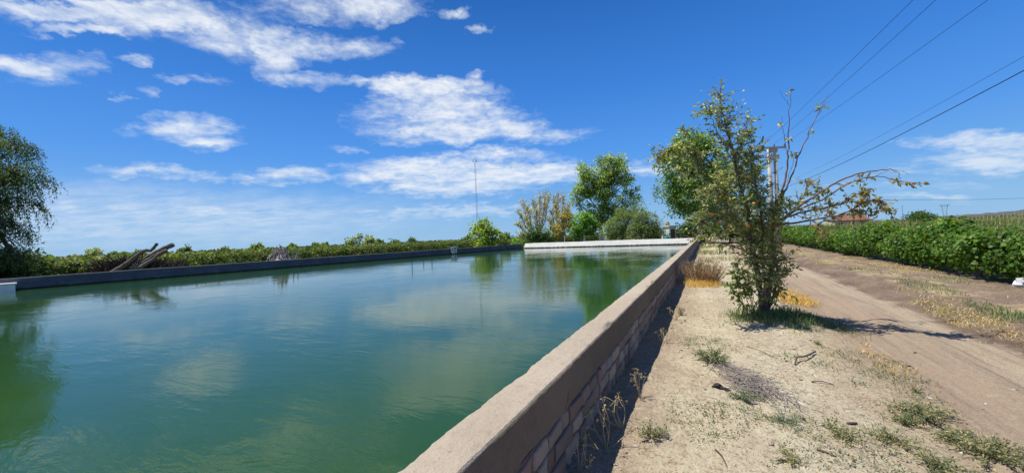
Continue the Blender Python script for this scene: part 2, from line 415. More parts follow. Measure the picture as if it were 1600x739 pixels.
# ------------------------------------------------------------------ ground, road, water, hills
def steps(segs):
    out = [segs[0][0]]
    for a, b, st in segs:
        n = max(1, int(round((b - a) / st))); out += [a + (b - a) * i / n for i in range(1, n + 1)]
    return np.array(out)
def inside(u, v, poly):
    r = np.zeros(u.shape, bool); n = len(poly); j = n - 1
    for i in range(n):
        ui, vi = poly[i]; uj, vj = poly[j]
        c = ((vi > v) != (vj > v)) & (u < (uj - ui) * (v - vi) / (vj - vi + 1e-12) + ui)
        r ^= c; j = i
    return r
def sheet(name, us, vs, zf, mat):
    U, V_ = np.meshgrid(us, vs, indexing='ij'); Zz = zf(U, V_)
    pts = np.stack([V_, U, Zz], -1).reshape(-1, 3)
    nu, nv = U.shape; i = np.arange(nu - 1)[:, None] * nv + np.arange(nv - 1)[None, :]
    F = np.stack([i, i + 1, i + nv + 1, i + nv], -1).reshape(-1, 4)
    return site(mesh_from(name, pts, F, mat, smooth=True))
us = steps([(-900, -100, 100), (-100, -20, 10), (-20, -1, 1), (-1, 1, .2), (1, 9, .05), (9, 16, .12), (16, 30, .5), (30, 80, 2.5), (80, 300, 20), (300, 3000, 150)])
vs = steps([(-3000, -300, 150), (-300, -60, 20), (-60, -4, 2), (-4, -1.4, .65), (-1.4, -1.06, .17), (-1.06, -.95, .11), (-.95, 4.6, .05), (4.6, 8, .12), (8, 16, .5), (16, 60, 4), (60, 300, 20), (300, 3000, 150)])
def ground_z(u, v):
    z = terrain(u, v)
    z = np.where(inside(u, v, POND) & (v < -1.1), -1.2, z)
    return z
g = sheet('ground', us, vs, ground_z, M_SOIL); g['kind'] = 'structure'
# the track: its own sheet 5 mm above, edges wandering
ru = steps([(-6, 1, .5), (1, 16, .12), (16, 60, .8), (60, 160, 5)])
rk = np.linspace(0, 1, 26)
U, K = np.meshgrid(ru, rk, indexing='ij')
lo = 1.5 + .22 * fbm(U * .5, U * 0 + 1.7, 3) + .1 * fbm(U * 2.5, U * 0, 2); hi = 3.62 + .16 * fbm(U * .45, U * 0 + 8.1, 3) + .06 * fbm(U * 3, U * 0 + 2, 2)
VV = lo + (hi - lo) * K
ZZ = terrain(U, VV) + .006 - .012 * (np.abs(K - .5) > .49)
nu, nv = U.shape; ii = np.arange(nu - 1)[:, None] * nv + np.arange(nv - 1)[None, :]
road = site(mesh_from('dirt_road', np.stack([VV, U, ZZ], -1).reshape(-1, 3), np.stack([ii, ii + 1, ii + nv + 1, ii + nv], -1).reshape(-1, 4), M_SOIL, smooth=True))
road['kind'] = 'structure'
wp = [(v, u, WATER) for (u, v) in [(-20.1, -36.9), (5.7, -31.95), (49.9, -23.6), (U_END + .1, VI + .05), (-20.1, VI + .05)]]
wt = site(mesh_from('pond_water', wp, [tuple(range(5))[::-1]], M_WATER)); wt['kind'] = 'structure'
M_HILL = mottled('scrub_hill', (.075, .075, .06), (.13, .115, .09), .012, .95, fine=.1)
# low range far right
hp = [(1330, 344.5), (1390, 343), (1440, 340), (1480, 337), (1530, 333.5), (1570, 330.5), (1600, 327), (1640, 321), (1700, 315), (1800, 312), (1950, 318), (2100, 330)]
V = []; F = []
for i, (px, py) in enumerate(np.array([(np.interp(t, range(len(hp)), [p[0] for p in hp]), np.interp(t, range(len(hp)), [p[1] for p in hp])) for t in np.linspace(0, len(hp) - 1, 140)])):
    Zd = 2300.0
    p = P(px, py, Zd); d = Vector((p.x, p.y, 0)).normalized(); base = Vector((p.x, p.y, 0))
    hh = max(p.z - 1.0, .5) + 6 * float(fbm(i * .33, 2.2, 4)) * min(1, i / 20)
    hh = max(hh, .4)
    for k, (off, fr) in enumerate([(-700, -.02), (-420, .3), (-200, .66), (0, 1.0), (400, .5), (900, -.02)]):
        q_ = base + d * off; V.append((q_.x, q_.y, max(hh, 3) * fr * (1 + .15 * float(fbm(i * .21, k * 3.1, 3))) if 0 < k < 5 else -3))
for i in range(139):
    for k in range(5): F.append((i * 6 + k, i * 6 + k + 1, i * 6 + 7 + k, i * 6 + 6 + k))
h = mesh_from('distant_hills', V, F, M_HILL, smooth=True); h['kind'] = 'structure'

# ------------------------------------------------------------------ pond walls
# near wall: concrete coping over field-stone masonry
nw = thing('pond_wall', 'long low wall beside the sandy bank with pinkish concrete top and stone masonry side', 'wall')
def extrude(prof, us, fn):
    """prof: list of (v,z); fn(u, prof array) -> displaced (v,z)"""
    V = []
    for u in us:
        pv = fn(u, prof); V.append(np.column_stack([pv[:, 0], np.full(len(pv), u), pv[:, 1]]))
    n = len(prof); V = np.concatenate(V)
    m_ = len(us); i = np.arange(m_ - 1)[:, None] * n + np.arange(n)[None, :]; j = np.arange(m_ - 1)[:, None] * n + (np.arange(n)[None, :] + 1) % n
    F = np.stack([i, j, j + n, i + n], -1).reshape(-1, 4)
    return V, [tuple(f) for f in F.tolist()] + [tuple(range(n))[::-1], tuple(range((m_ - 1) * n, m_ * n))]
def dens_prof(pts, st):
    out = []
    for (a, b) in zip(pts, pts[1:] + pts[:1]):
        L = math.hypot(b[0] - a[0], b[1] - a[1]); n = max(1, int(round(L / st)))
        out += [(a[0] + (b[0] - a[0]) * k / n, a[1] + (b[1] - a[1]) * k / n) for k in range(n)]
    return np.array(out)
cp = dens_prof([(VI, .60), (VI, TOP - .01), (VI + .008, TOP), (VO - .008, TOP), (VO, TOP - .010), (VO, .642), (VO - .02, .60)], .02)
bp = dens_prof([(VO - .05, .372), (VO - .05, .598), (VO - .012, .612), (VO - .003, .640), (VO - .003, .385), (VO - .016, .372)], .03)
def cope_fn(u, pr):
    o = pr.copy(); x, z = pr[:, 0], pr[:, 1]
    amp = .005
    top = z > TOP - .004
    o[:, 1] += np.where(z > .5, amp * fbm(np.full(len(x), u * 1.3), x * 4 + 9, 3) + .004 * fbm(np.full(len(x), u * 22), x * 22, 2), 0)
    o[:, 0] += np.where(x > -1.05, .005, .007) * fbm(np.full(len(x), u * 1.6), z * 3 + np.where(x > -1.05, 2.0, 31.0), 4) + .004 * fbm(np.full(len(x), u * 25), z * 25, 2)
    # spalled arris
    for ex, sg, ph in ((VO, -1, 4.4), (VI, 1, 14.4)):
        c = max(0.0, float(fbm(u * 1.7, ph, 4)) - .16) * (.10 if sg < 0 else .02) + (.007 * abs(float(fbm(u * 13, ph, 3))) + (.022 * max(0.0, float(fbm(u * 5.3, ph + 8, 3))) if .5 < u < 6 and sg < 0 else 0)) + max(0.0, float(fbm(u * 9, ph + 3, 3))) * .02
        d = np.hypot(x - ex, z - TOP); k = np.clip(1 - d / .06, 0, 1)
        o[:, 0] += sg * c * k; o[:, 1] -= c * k * .75
    return o
V, F = extrude(cp, steps([(-6, .6, .3), (.6, 8, .022), (8, 20, .12), (20, U_END, .6)]), cope_fn)
site(mesh_from('coping', V, F, M_COPE, nw))
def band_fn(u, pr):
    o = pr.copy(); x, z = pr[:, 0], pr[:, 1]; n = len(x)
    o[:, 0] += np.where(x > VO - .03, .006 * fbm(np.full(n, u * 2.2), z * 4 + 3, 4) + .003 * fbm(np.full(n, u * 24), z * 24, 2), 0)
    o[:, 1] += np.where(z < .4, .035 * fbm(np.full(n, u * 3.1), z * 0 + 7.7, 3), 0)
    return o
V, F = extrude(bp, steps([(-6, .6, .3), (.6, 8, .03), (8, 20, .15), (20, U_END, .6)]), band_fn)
site(mesh_from('shade_toned_band', V, F, M_SHADEBAND, nw))  # side band under the coping, its shade painted in as a darker tone
nb = MB(); nb.box((VI + .012, -6, -1.25), (VO - .052, U_END, .598)).box((VO - .052, -6, -1.25), (VO - .018, U_END, .371)); site(nb.build('masonry_core', M_MORTAR, nw))
V = []; F = []; T = []
z0 = -.16; row = 0
rr = random.Random(7)
bounds = [-.16, -.02, .115, .245, .37]
for r_ in range(4):
    u = -1.0 - rr.random() * .3
    while u < U_END - .4:
        wd = rr.uniform(.13, .36) * (1 if u < 20 else 1.4)
        lo_, hi_ = bounds[r_] + .01, bounds[r_ + 1] - .01
        j = lambda s=.016: rr.uniform(-s, s)
        pr = [(u + .012 + j(), lo_ + j()), (u + wd * .5 + j(.05), lo_ + j()), (u + wd - .012 + j(), lo_ + j()), (u + wd - .008 + j(), (lo_ + hi_) / 2 + j()), (u + wd - .014 + j(), hi_ + j()), (u + wd * .5 + j(.05), hi_ + j(.012)), (u + .014 + j(), hi_ + j()), (u + .008 + j(), (lo_ + hi_) / 2 + j())]
        b = len(V); n = len(pr); cu = sum(p[0] for p in pr) / n; cz = sum(p[1] for p in pr) / n
        d1 = VO + rr.uniform(-.010, .006)
        for k_, (sc_, vv) in enumerate(((1.0, VO - .03), (1.0, d1 - .010), (.86, d1))):
            for (a, c_) in pr: V.append((vv + (rr.uniform(-.003, .003) if k_ else 0), cu + (a - cu) * sc_, cz + (c_ - cz) * sc_))
        V.append((d1 + .004, cu, cz))
        for L_ in range(2):
            for k in range(n): F.append((b + L_ * n + k, b + L_ * n + (k + 1) % n, b + (L_ + 1) * n + (k + 1) % n, b + (L_ + 1) * n + k))
        for k in range(n): F.append((b + 2 * n + k, b + 2 * n + (k + 1) % n, b + 3 * n))
        base = rr.choice([(.40, .32, .265), (.36, .295, .25), (.43, .36, .30), (.34, .265, .22), (.38, .325, .28), (.33, .225, .185), (.45, .37, .30), (.31, .27, .24)])
        f_ = rr.uniform(.5, .86); T += [[c * f_ for c in base]] * (3 * n + 1)
        u += wd
site(mesh_from('stone_facing', V, F, M_STONE, nw, tint=np.array(T)))

def straight_wall(name, label, a, b, prof, mat, st):
    """wall from a to b (u,v); prof = (offset towards the pond, z) with the pond on the +offset side"""
    A = W(*a); B = W(*b); d = (B - A); L = d.length; d.normalize(); nrm = Vector((d.y, -d.x, 0))
    pr = dens_prof(prof, .12); us = np.linspace(0, L, int(L / st) + 1)
    def fn(u, p):
        o = p.copy(); n = len(p)
        o[:, 1] += np.where(p[:, 1] > .5, .028 * fbm(np.full(n, u * .35), p[:, 0] * 0 + a[0], 4), 0)
        o[:, 0] += .02 * fbm(np.full(n, u * .5), p[:, 1] * 2 + a[1], 3)
        return o
    V, F = extrude(pr, us, fn)
    V2 = np.array([tuple(A + nrm * x + d * y + Vector((0, 0, z))) for x, y, z in V])
    o = mesh_from(name, V2, F, mat)
    return o, A, d, nrm
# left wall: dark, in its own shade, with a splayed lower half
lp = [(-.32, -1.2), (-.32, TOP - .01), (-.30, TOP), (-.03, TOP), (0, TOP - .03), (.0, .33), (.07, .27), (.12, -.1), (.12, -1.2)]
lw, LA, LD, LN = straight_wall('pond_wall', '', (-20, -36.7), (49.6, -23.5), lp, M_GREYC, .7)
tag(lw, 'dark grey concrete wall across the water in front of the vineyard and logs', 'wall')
# far wall: limewashed, inner face leaning back
fp = [(-.32, -1.2), (-.32, TOP + .03), (-.30, TOP + .04), (-.04, TOP + .04), (0, TOP + .02), (.36, .0), (.36, -1.2)]
fw, FA, FD, FN = straight_wall('pond_wall', '', (49.72, -23.2), (U_END + .12, VO - .25), fp, M_WHITEC, .6)
tag(fw, 'whitewashed far end wall of the pond, in front of the tall trees', 'wall')
# the sluice pier standing in front of the left wall, and the pale block at the left edge
def on_left(px, off, z=0.0):                # point on the left wall face line seen in column px
    for s in np.linspace(0, 75, 3000):
        p = LA + LD * s + LN * off
        rel = MC.transposed() @ (p + Vector((0, 0, .5)) - Vector((0, 0, EYE)))
        if rel.z < -.5 and CX + FPX * rel.x / -rel.z >= px: return p + Vector((0, 0, z)), s
    return p, s
def oriented(o, p, d): o.location = p; o.rotation_euler = (0, 0, math.atan2(d.y, d.x)); return o
p, s = on_left(707, 0)
sp_ = thing('sluice_pier', 'pale concrete pier with gate slot against the dark left wall', 'pier', p, rz=math.atan2(LD.y, LD.x))
b = MB(); b.box((-.28, -.42, -1.1), (-.12, -.005, TOP + .10)).box((.12, -.42, -1.1), (.28, -.005, TOP + .10)); b.build('pier', M_WHITEC, sp_)
b = MB(); b.box((-.118, -.30, -1.1), (.118, -.2, .5)); b.build('gate', M_POLE, sp_)
b = MB(); b.box((-.36, -.46, TOP + .102), (.36, -.01, TOP + .19)); b.build('cap', M_POLE, sp_)
p, s = on_left(2, 0)
ib = thing('inlet_block', 'white block at the waterline of the left wall under the hanging tree', 'block', p, rz=math.atan2(LD.y, LD.x))
b = MB(); b.box((-1.6, -.75, -1.1), (.42, -.14, .36)); b.build('block', M_WHITEW, ib)
b = MB(); b.box((-1.65, -.80, .362), (.47, -.13, .43)); b.build('slab', M_WHITEW, ib)

# ------------------------------------------------------------------ foliage helpers
def norm(a): return a / (np.linalg.norm(a, axis=-1, keepdims=True) + 1e-9)
HEX = [(0, 0, 0), (.30, .5, .10), (.72, .40, .06), (1, 0, -.05), (.72, -.40, .06), (.30, -.5, .10)]
def leaves(pos, axis, nrm, length, width, col, shape='hex'):
    """leaf blades as folded hexagons / diamonds. returns V, F, tint"""
    pos = np.asarray(pos, float); N = len(pos); axis = norm(axis); side = norm(np.cross(nrm, axis)); up = np.cross(axis, side)
    length = np.broadcast_to(length, (N,)); width = np.broadcast_to(width, (N,))
    prof = HEX if shape == 'hex' else [(0, 0, 0), (.45, .5, .08), (1, 0, 0), (.45, -.5, .08)]
    k = len(prof); V = np.empty((N, k, 3))
    for i, (a, s, z) in enumerate(prof):
        V[:, i] = pos + axis * (a * length)[:, None] + side * (s * width)[:, None] + up * (z * width)[:, None]
    b = np.arange(N)[:, None] * k
    if shape == 'hex': F = np.concatenate([b + np.array([0, 1, 2, 3]), b + np.array([3, 4, 5, 0])], 1).reshape(-1, 4)
    else: F = np.concatenate([b + np.array([0, 1, 2]), b + np.array([2, 3, 0])], 1).reshape(-1, 3)
    return V.reshape(-1, 3), F, np.repeat(np.asarray(col), k, axis=0)
def rvec(r, n): return norm(r.normal(size=(n, 3)))
def tints(r, n, pal, wts, jit=.16):
    pal = np.array(pal); i = r.choice(len(pal), n, p=np.array(wts) / sum(wts))
    return np.clip(pal[i] * (1 + jit * r.normal(size=(n, 1))) * (1 + .05 * r.normal(size=(n, 3))), .004, .95)
def blades(r, pos, h, wd, lean, col):
    """grass: bent blades of two segments"""
    N = len(pos); a = r.uniform(0, 2 * math.pi, N); d = np.stack([np.cos(a), np.sin(a), np.zeros(N)], -1); s = np.stack([-np.sin(a), np.cos(a), np.zeros(N)], -1)
    h = np.broadcast_to(h, (N,)) * r.uniform(.5, 1.25, N); ln = np.broadcast_to(lean, (N,)) * r.uniform(.3, 1.5, N)
    up = np.array([0, 0, 1.0])
    V = np.empty((N, 5, 3)); w2 = (np.broadcast_to(wd, (N,)) / 2)[:, None]
    V[:, 0] = pos - s * w2; V[:, 1] = pos + s * w2
    m_ = pos + up * (h * .6 / np.sqrt(1 + ln ** 2 * .3))[:, None] + d * (h * .3 * ln)[:, None]
    V[:, 2] = m_ + s * w2 * .8; V[:, 3] = m_ - s * w2 * .8
    V[:, 4] = pos + up * (h / np.sqrt(1 + ln ** 2))[:, None] + d * (h * ln / np.sqrt(1 + ln ** 2))[:, None]
    b = np.arange(N)[:, None] * 5
    F = np.concatenate([b + np.array([0, 1, 2]), b + np.array([0, 2, 3]), b + np.array([3, 2, 4])], 1).reshape(-1, 3)
    return V.reshape(-1, 3), F, np.repeat(col, 5, axis=0)
def curve(pts, n=5):
    """Catmull-Rom through the points"""
    pts = [Vector(p) for p in pts]
    if len(pts) < 3: return [pts[0].lerp(pts[-1], k / n) for k in range(n + 1)]
    out = []
    e = [pts[0] * 2 - pts[1]] + pts + [pts[-1] * 2 - pts[-2]]
    for i in range(1, len(e) - 2):
        a, b, c, d = e[i - 1:i + 3]
        for k in range(n):
            t = k / n
            out.append(.5 * ((2 * b) + (c - a) * t + (2 * a - 5 * b + 4 * c - d) * t * t + (3 * b - a - 3 * c + d) * t ** 3))
    out.append(pts[-1]); return out

GREENS = [(.050, .095, .022), (.075, .125, .030), (.035, .070, .020), (.11, .15, .04)]
def tree(name, label, cat, base, blobs, nclump, nleaf, leaf, pal, wts, seed, trunk_r=.2, fork=.35, group=None, spread=.55, droop=.2, shell=.55, whitewash=0.0, limbs=True, aspect=.55, twig=.012, bark=None, updir=0.0):
    """blobs: (dx, dy, z, rx, ry, rz) relative to the base point. Parts: trunk (with limbs), crown"""
    r = np.random.default_rng(seed); rd = random.Random(seed)
    t = thing(name, label, cat, base, group)
    mb = MB(); L_pos = []; L_tint = []; L_out = []
    hmean = sum(b[2] * b[5] for b in blobs) / sum(b[5] for b in blobs)
    fk = Vector((0, 0, hmean * fork))
    if limbs:
        tb = max(blobs, key=lambda q: q[2]); lead = curve([Vector((0, 0, -.25)), Vector((rd.uniform(-.4, .4) * trunk_r, 0, fk.z * .5)), fk, fk.lerp(Vector(tb[:3]), .5) + Vector((0, 0, .1 * fk.z)), Vector(tb[:3])], 5)
        nl = len(lead); mb.tube(lead, [max(twig, trunk_r * (1.35 - 1.2 * i / (nl - 1))) for i in range(nl)], 9)
    vols = np.array([b[3] * b[4] * b[5] for b in blobs]) ** .75; vols /= vols.sum()
    for bi, b in enumerate(blobs):
        c = np.array(b[:3]); rad = np.array(b[3:6]); n = max(3, int(nclump * vols[bi]))
        d = rvec(r, n); q = (shell + (1 - shell) * r.random(n) ** .6) * (.82 + .36 * r.random(n)); q = np.where(r.random(n) < .28, r.random(n) * .8, q)
        cc = c + d * rad * q[:, None]
        if limbs:
            cv = Vector(c.tolist()); hd = math.hypot(c[0], c[1]); zt = min(max(fk.z * .75, c[2] - 1.1 * hd - .3 * rad[2]), tb[2]); st0 = min(lead, key=lambda q: abs(q.z - zt))
            mid = st0.lerp(cv, .5) + Vector((rd.uniform(-.1, .1), rd.uniform(-.1, .1), .10 * (cv - st0).length))
            lr = trunk_r * .42 * (.6 + .8 * vols[bi])
            lc = curve([st0, mid, cv, cv + Vector((0, 0, rad[2] * .5))], 5)
            mb.tube(lc, [max(twig, lr * (1 - .85 * i / (len(lc) - 1))) for i in range(len(lc))], 6)
            for k in range(n):
                if k % 2 == 0:
                    st = lc[rd.randint(len(lc) // 2, len(lc) - 1)]; en = Vector(cc[k].tolist())
                    m2 = st.lerp(en, .55) + Vector((0, 0, .1 * (en - st).length))
                    mb.tube([st, m2, en], [max(twig, lr * .28), max(twig, lr * .18), twig * .6], 4, False)
        ct = np.clip(1 + .26 * r.normal(size=n), .45, 1.6)
        for k in range(n):
            m_ = max(4, int(nleaf * r.uniform(.5, 1.4)))
            s = spread * r.uniform(.6, 1.3)
            off = r.normal(size=(m_, 3)) * s * .5; off[:, 2] *= .75
            L_pos.append(cc[k] + off); L_tint.append(np.full(m_, ct[k])); L_out.append(norm(d[k][None] * .6 + off + np.array([0, 0, updir])))
    pos = np.concatenate(L_pos); tv = np.concatenate(L_tint); out = np.concatenate(L_out); N = len(pos)
    ax = norm(out + .8 * rvec(r, N) + np.array([0, 0, -droop])); nm = norm(rvec(r, N) + np.array([0, 0, .9]) + .5 * out)
    col = tints(r, N, pal, wts) * tv[:, None] * 2.2
    ln = leaf * r.uniform(.7, 1.35, N)
    V, F, T = leaves(pos, ax, nm, ln, ln * aspect, col)
    mesh_from('crown', V, F, M_LEAF, t, T)
    if limbs: mb.build('trunk', bark or M_BARK, t, smooth=True)
    if whitewash:
        m2 = MB(); m2.tube([(0, 0, .02), (0, 0, whitewash)], [trunk_r * 1.42, trunk_r * 1.3], 9); m2.build('whitewashed_trunk_base', M_WHITEW, t)
    return t
def pt(px, Z): p = P(px, CY, Z); return Vector((p.x, p.y, 0))
def blob(base, px, py, rx, ry, Z, dz=0.0, dep=None):
    """ellipsoid at a pixel and depth, sizes given in photo pixels at that depth"""
    p = P(px, py, Z + dz); k = Z / FPX
    return (p.x - base.x, p.y - base.y, p.z, rx * k, (dep if dep else (rx * k)), ry * k)

# ------------------------------------------------------------------ trees round the pond
YEL = [(.50, .43, .23), (.58, .51, .31), (.38, .29, .15), (.36, .36, .16)]
# bright young tree behind the left wall
Zt = 53; B = pt(757, Zt)
tree('young_tree', 'small bright yellow-green tree on its own behind the dark left wall', 'tree', B,
     [blob(B, 757, 362, 19, 18, Zt), blob(B, 745, 360, 11, 12, Zt, .5), blob(B, 770, 370, 13, 12, Zt, -.5), blob(B, 757, 350, 9, 9, Zt), blob(B, 758, 378, 20, 9, Zt)],
     110, 34, .26, [(.10, .145, .028), (.15, .18, .035), (.065, .105, .024), (.19, .20, .05)], [4, 3, 2, 1], 1, .12, .3, spread=.6)
Zt = 68; B = pt(791, Zt)
tree('small_tree', 'small dull grey-green tree between the bright young tree and the yellowing tree', 'tree', B,
     [blob(B, 791, 373, 10, 10, Zt), blob(B, 784, 378, 8, 6, Zt), blob(B, 800, 379, 8, 6, Zt)], 50, 30, .3, [(.07, .10, .05), (.10, .13, .07)], [1, 1], 2, .12, .3)
Zt = 66; B = pt(812, Zt)
tree('low_shrub', 'low green shrub at the left end of the whitewashed wall', 'shrub', B, [blob(B, 808, 379, 14, 6, Zt), blob(B, 824, 380, 10, 6, Zt)], 40, 28, .3, GREENS, [2, 2, 1, 1], 3, .08, .3)

# half-bare yellowing tree: many upright limbs with thin yellow leaf along them
M_PALEBARK = mottled('pale_grey_bark', (.34, .29, .24), (.26, .22, .18), 6, .95)
def limb_tree(name, label, base, Z, stems, seed, lpal, lw, leaf=.22, per=26, trunk_r=.16, twigs=7, sp=.28):
    r = np.random.default_rng(seed); rd = random.Random(seed); t = thing(name, label, 'tree', base); mb = MB(); pos = []
    mb.tube([(0, 0, -.2), (0, 0, 1.2), (0, 0, 2.0)], [trunk_r * 1.3, trunk_r, trunk_r * .8], 8)
    for (px, py, dz) in stems:
        tip = P(px, py, Z + dz) - base; b0 = Vector((rd.uniform(-.1, .1), rd.uniform(-.1, .1), rd.uniform(1.0, 1.9)))
        m_ = b0.lerp(tip, .45) + Vector((tip.x * .16, tip.y * .16, -.05 * tip.z)); c = curve([b0, m_, b0.lerp(tip, .75) + Vector((tip.x * .06, 0, 0)), tip], 6)
        n = len(c); mb.tube(c, [max(.018, trunk_r * .55 * (1 - i / n)) for i in range(n)], 5)
        for k in range(n // 4, n):
            for _ in range(twigs // 2 + (k > n // 2) * 2):
                d = Vector((rd.uniform(-1, 1), rd.uniform(-1, 1), rd.uniform(.4, 1.5))).normalized() * rd.uniform(.5, 1.3)
                e = c[k] + d; mb.tube([c[k], c[k].lerp(e, .6) + Vector((0, 0, .05)), e], [.022, .016, .010], 3, False)
                for f in np.linspace(.3, 1, max(2, per // 5)):
                    pos.append(np.array(c[k].lerp(e, f)) + r.normal(size=3) * .08)
    # leaves gather at the twig ends, leaving the wood visible
    pos = np.array(pos); pos = pos[r.random(len(pos)) < .8]; N = len(pos)
    col = tints(r, N, lpal, lw, .2); ln = leaf * r.uniform(.6, 1.3, N)
    V, F, T = leaves(pos, rvec(r, N) + np.array([0, 0, -.2]), rvec(r, N) + np.array([0, 0, .6]), ln, ln * .6, col)
    mesh_from('crown', V, F, M_LEAF, t, T); mb.build('trunk', M_PALEBARK, t, smooth=True)
    return t
Zt = 62; B = pt(840, Zt)
limb_tree('yellowing_tree', 'half-bare pale yellow tree with upright limbs at the left of the far grove', B, Zt,
          [(811, 333, -.5), (816, 318, .8), (824, 326, -1), (833, 316, .4), (844, 309, 0), (852, 304, .8), (858, 308, -.6), (808, 352, 0), (812, 370, .5), (822, 345, 1.5), (838, 330, -1.4), (850, 322, 1.2)], 21, YEL, [3, 4, 1, 1], .24, 22)
Zt = 64; B = pt(874, Zt)
limb_tree('yellowing_tree', 'half-bare ochre-leaved tree with grey limbs just left of the tall poplar', B, Zt,
          [(866, 309, 0), (872, 304, .6), (880, 310, -.6), (889, 322, .5), (884, 330, -1), (868, 322, 1.2), (862, 330, -1), (893, 340, .7), (858, 345, .2)], 22, YEL, [2, 3, 2, 1], .24, 20)
Zt = 59; B = pt(880, Zt)
tree('ochre_shrub', 'bushy brown-gold tree under the half-bare limbs beside the tall poplar', 'tree', B,
     [blob(B, 878, 352, 16, 20, Zt), blob(B, 886, 340, 12, 12, Zt), blob(B, 871, 366, 12, 10, Zt)], 80, 30, .26, [(.15, .12, .045), (.18, .14, .055), (.11, .11, .04), (.085, .10, .035)], [3, 2, 2, 1], 4, .12, .3, spread=.6)
Zt = 57; B = pt(842, Zt)
tree('dark_shrub', 'round dark green shrub in front of the half-bare yellow tree', 'shrub', B,
     [blob(B, 842, 364, 20, 14, Zt), blob(B, 852, 371, 18, 9, Zt), blob(B, 833, 372, 13, 9, Zt)], 90, 32, .26, [(.030, .058, .022), (.042, .075, .028), (.06, .09, .04)], [3, 2, 1], 5, .1, .25)
Zt = 57; B = pt(913, Zt)
tree('leafy_tree', 'mid green leafy tree standing in front of the poplar trunk', 'tree', B,
     [blob(B, 910, 352, 19, 17, Zt), blob(B, 902, 362, 12, 11, Zt), blob(B, 924, 358, 13, 14, Zt), blob(B, 912, 338, 11, 8, Zt)], 150, 36, .25, [(.075, .145, .028), (.11, .18, .035), (.05, .10, .025)], [3, 2, 2], 6, .13, .35, whitewash=1.5)
Zt = 61; B = pt(940, Zt)
tree('poplar_tree', 'tall light green poplar rising above the far grove', 'tree', B,
     [blob(B, 918, 268, 12, 22, Zt), blob(B, 945, 268, 16, 30, Zt), blob(B, 962, 252, 15, 15, Zt, .5), blob(B, 966, 272, 16, 20, Zt, -.6), blob(B, 983, 282, 13, 8, Zt), blob(B, 908, 300, 15, 14, Zt),
      blob(B, 930, 300, 18, 22, Zt, .8), blob(B, 950, 310, 18, 24, Zt), blob(B, 985, 308, 15, 16, Zt, .7), blob(B, 972, 330, 16, 16, Zt), blob(B, 902, 316, 11, 12, Zt), blob(B, 930, 335, 16, 18, Zt), blob(B, 950, 340, 16, 18, Zt), blob(B, 940, 290, 20, 22, Zt, -.5), blob(B, 915, 285, 12, 14, Zt)],
     520, 44, .25, [(.10, .14, .042), (.15, .185, .052), (.065, .095, .035), (.21, .22, .065)], [4, 3, 3, 1], 7, .34, .42, spread=.7, shell=.5, whitewash=1.6)
Zt = 54; B = pt(972, Zt)
tree('olive_tree', 'broad dull green olive-like tree right of the poplar trunk', 'tree', B,
     [blob(B, 965, 352, 20, 18, Zt), blob(B, 985, 338, 24, 18, Zt), blob(B, 952, 362, 14, 13, Zt), blob(B, 978, 364, 22, 11, Zt)], 220, 44, .24, [(.060, .080, .030), (.075, .105, .042), (.11, .135, .062)], [3, 3, 1], 8, .2, .3, aspect=.3)
Zt = 51; B = pt(1012, Zt)
tree('olive_tree', 'broad dusky olive-like tree left of the white pump house', 'tree', B,
     [blob(B, 1010, 346, 20, 16, Zt), blob(B, 1023, 358, 13, 14, Zt), blob(B, 1002, 362, 20, 12, Zt), blob(B, 1018, 368, 16, 8, Zt)], 190, 44, .24, [(.062, .085, .034), (.08, .108, .045), (.12, .14, .066)], [3, 3, 1], 9, .2, .3, aspect=.3)
# great dark tree behind the near fruit tree
Zt = 46; B = pt(1094, Zt)
tree('shade_tree', 'tall dense dark green tree beyond the end of the near wall, behind the fruit tree', 'tree', B,
     [blob(B, 1085, 250, 34, 34, Zt), blob(B, 1060, 255, 28, 30, Zt, -1), blob(B, 1052, 300, 26, 30, Zt), blob(B, 1078, 225, 26, 20, Zt), blob(B, 1086, 300, 34, 34, Zt, -1.2), blob(B, 1115, 270, 28, 40, Zt), blob(B, 1100, 228, 18, 16, Zt), blob(B, 1128, 310, 24, 30, Zt, .8), blob(B, 1065, 325, 20, 14, Zt), blob(B, 1098, 335, 30, 16, Zt), blob(B, 1140, 340, 18, 18, Zt)],
     620, 38, .25, [(.055, .095, .026), (.075, .12, .032), (.10, .14, .045), (.15, .17, .07)], [4, 4, 2, 1], 10, .4, .4, spread=.75, shell=.6)
Zt = 50; B = pt(1082, Zt)
tree('hedge_shrub', 'dark shrub under the tall shade tree beside the pump house', 'shrub', B,
     [blob(B, 1064, 362, 12, 9, Zt), blob(B, 1080, 360, 16, 12, Zt), blob(B, 1102, 362, 18, 11, Zt)], 90, 32, .26, [(.035, .06, .022), (.05, .08, .03)], [1, 1], 12, .08, .3)
Zt = 44; B = pt(1140, Zt)
tree('hedge_shrub', 'green shrub behind the fruit tree trunk on the far verge of the track', 'shrub', B,
     [blob(B, 1128, 362, 18, 11, Zt), blob(B, 1152, 358, 18, 14, Zt), blob(B, 1178, 358, 16, 13, Zt)], 100, 32, .26, [(.05, .085, .026), (.08, .12, .035)], [1, 1], 13, .08, .3)

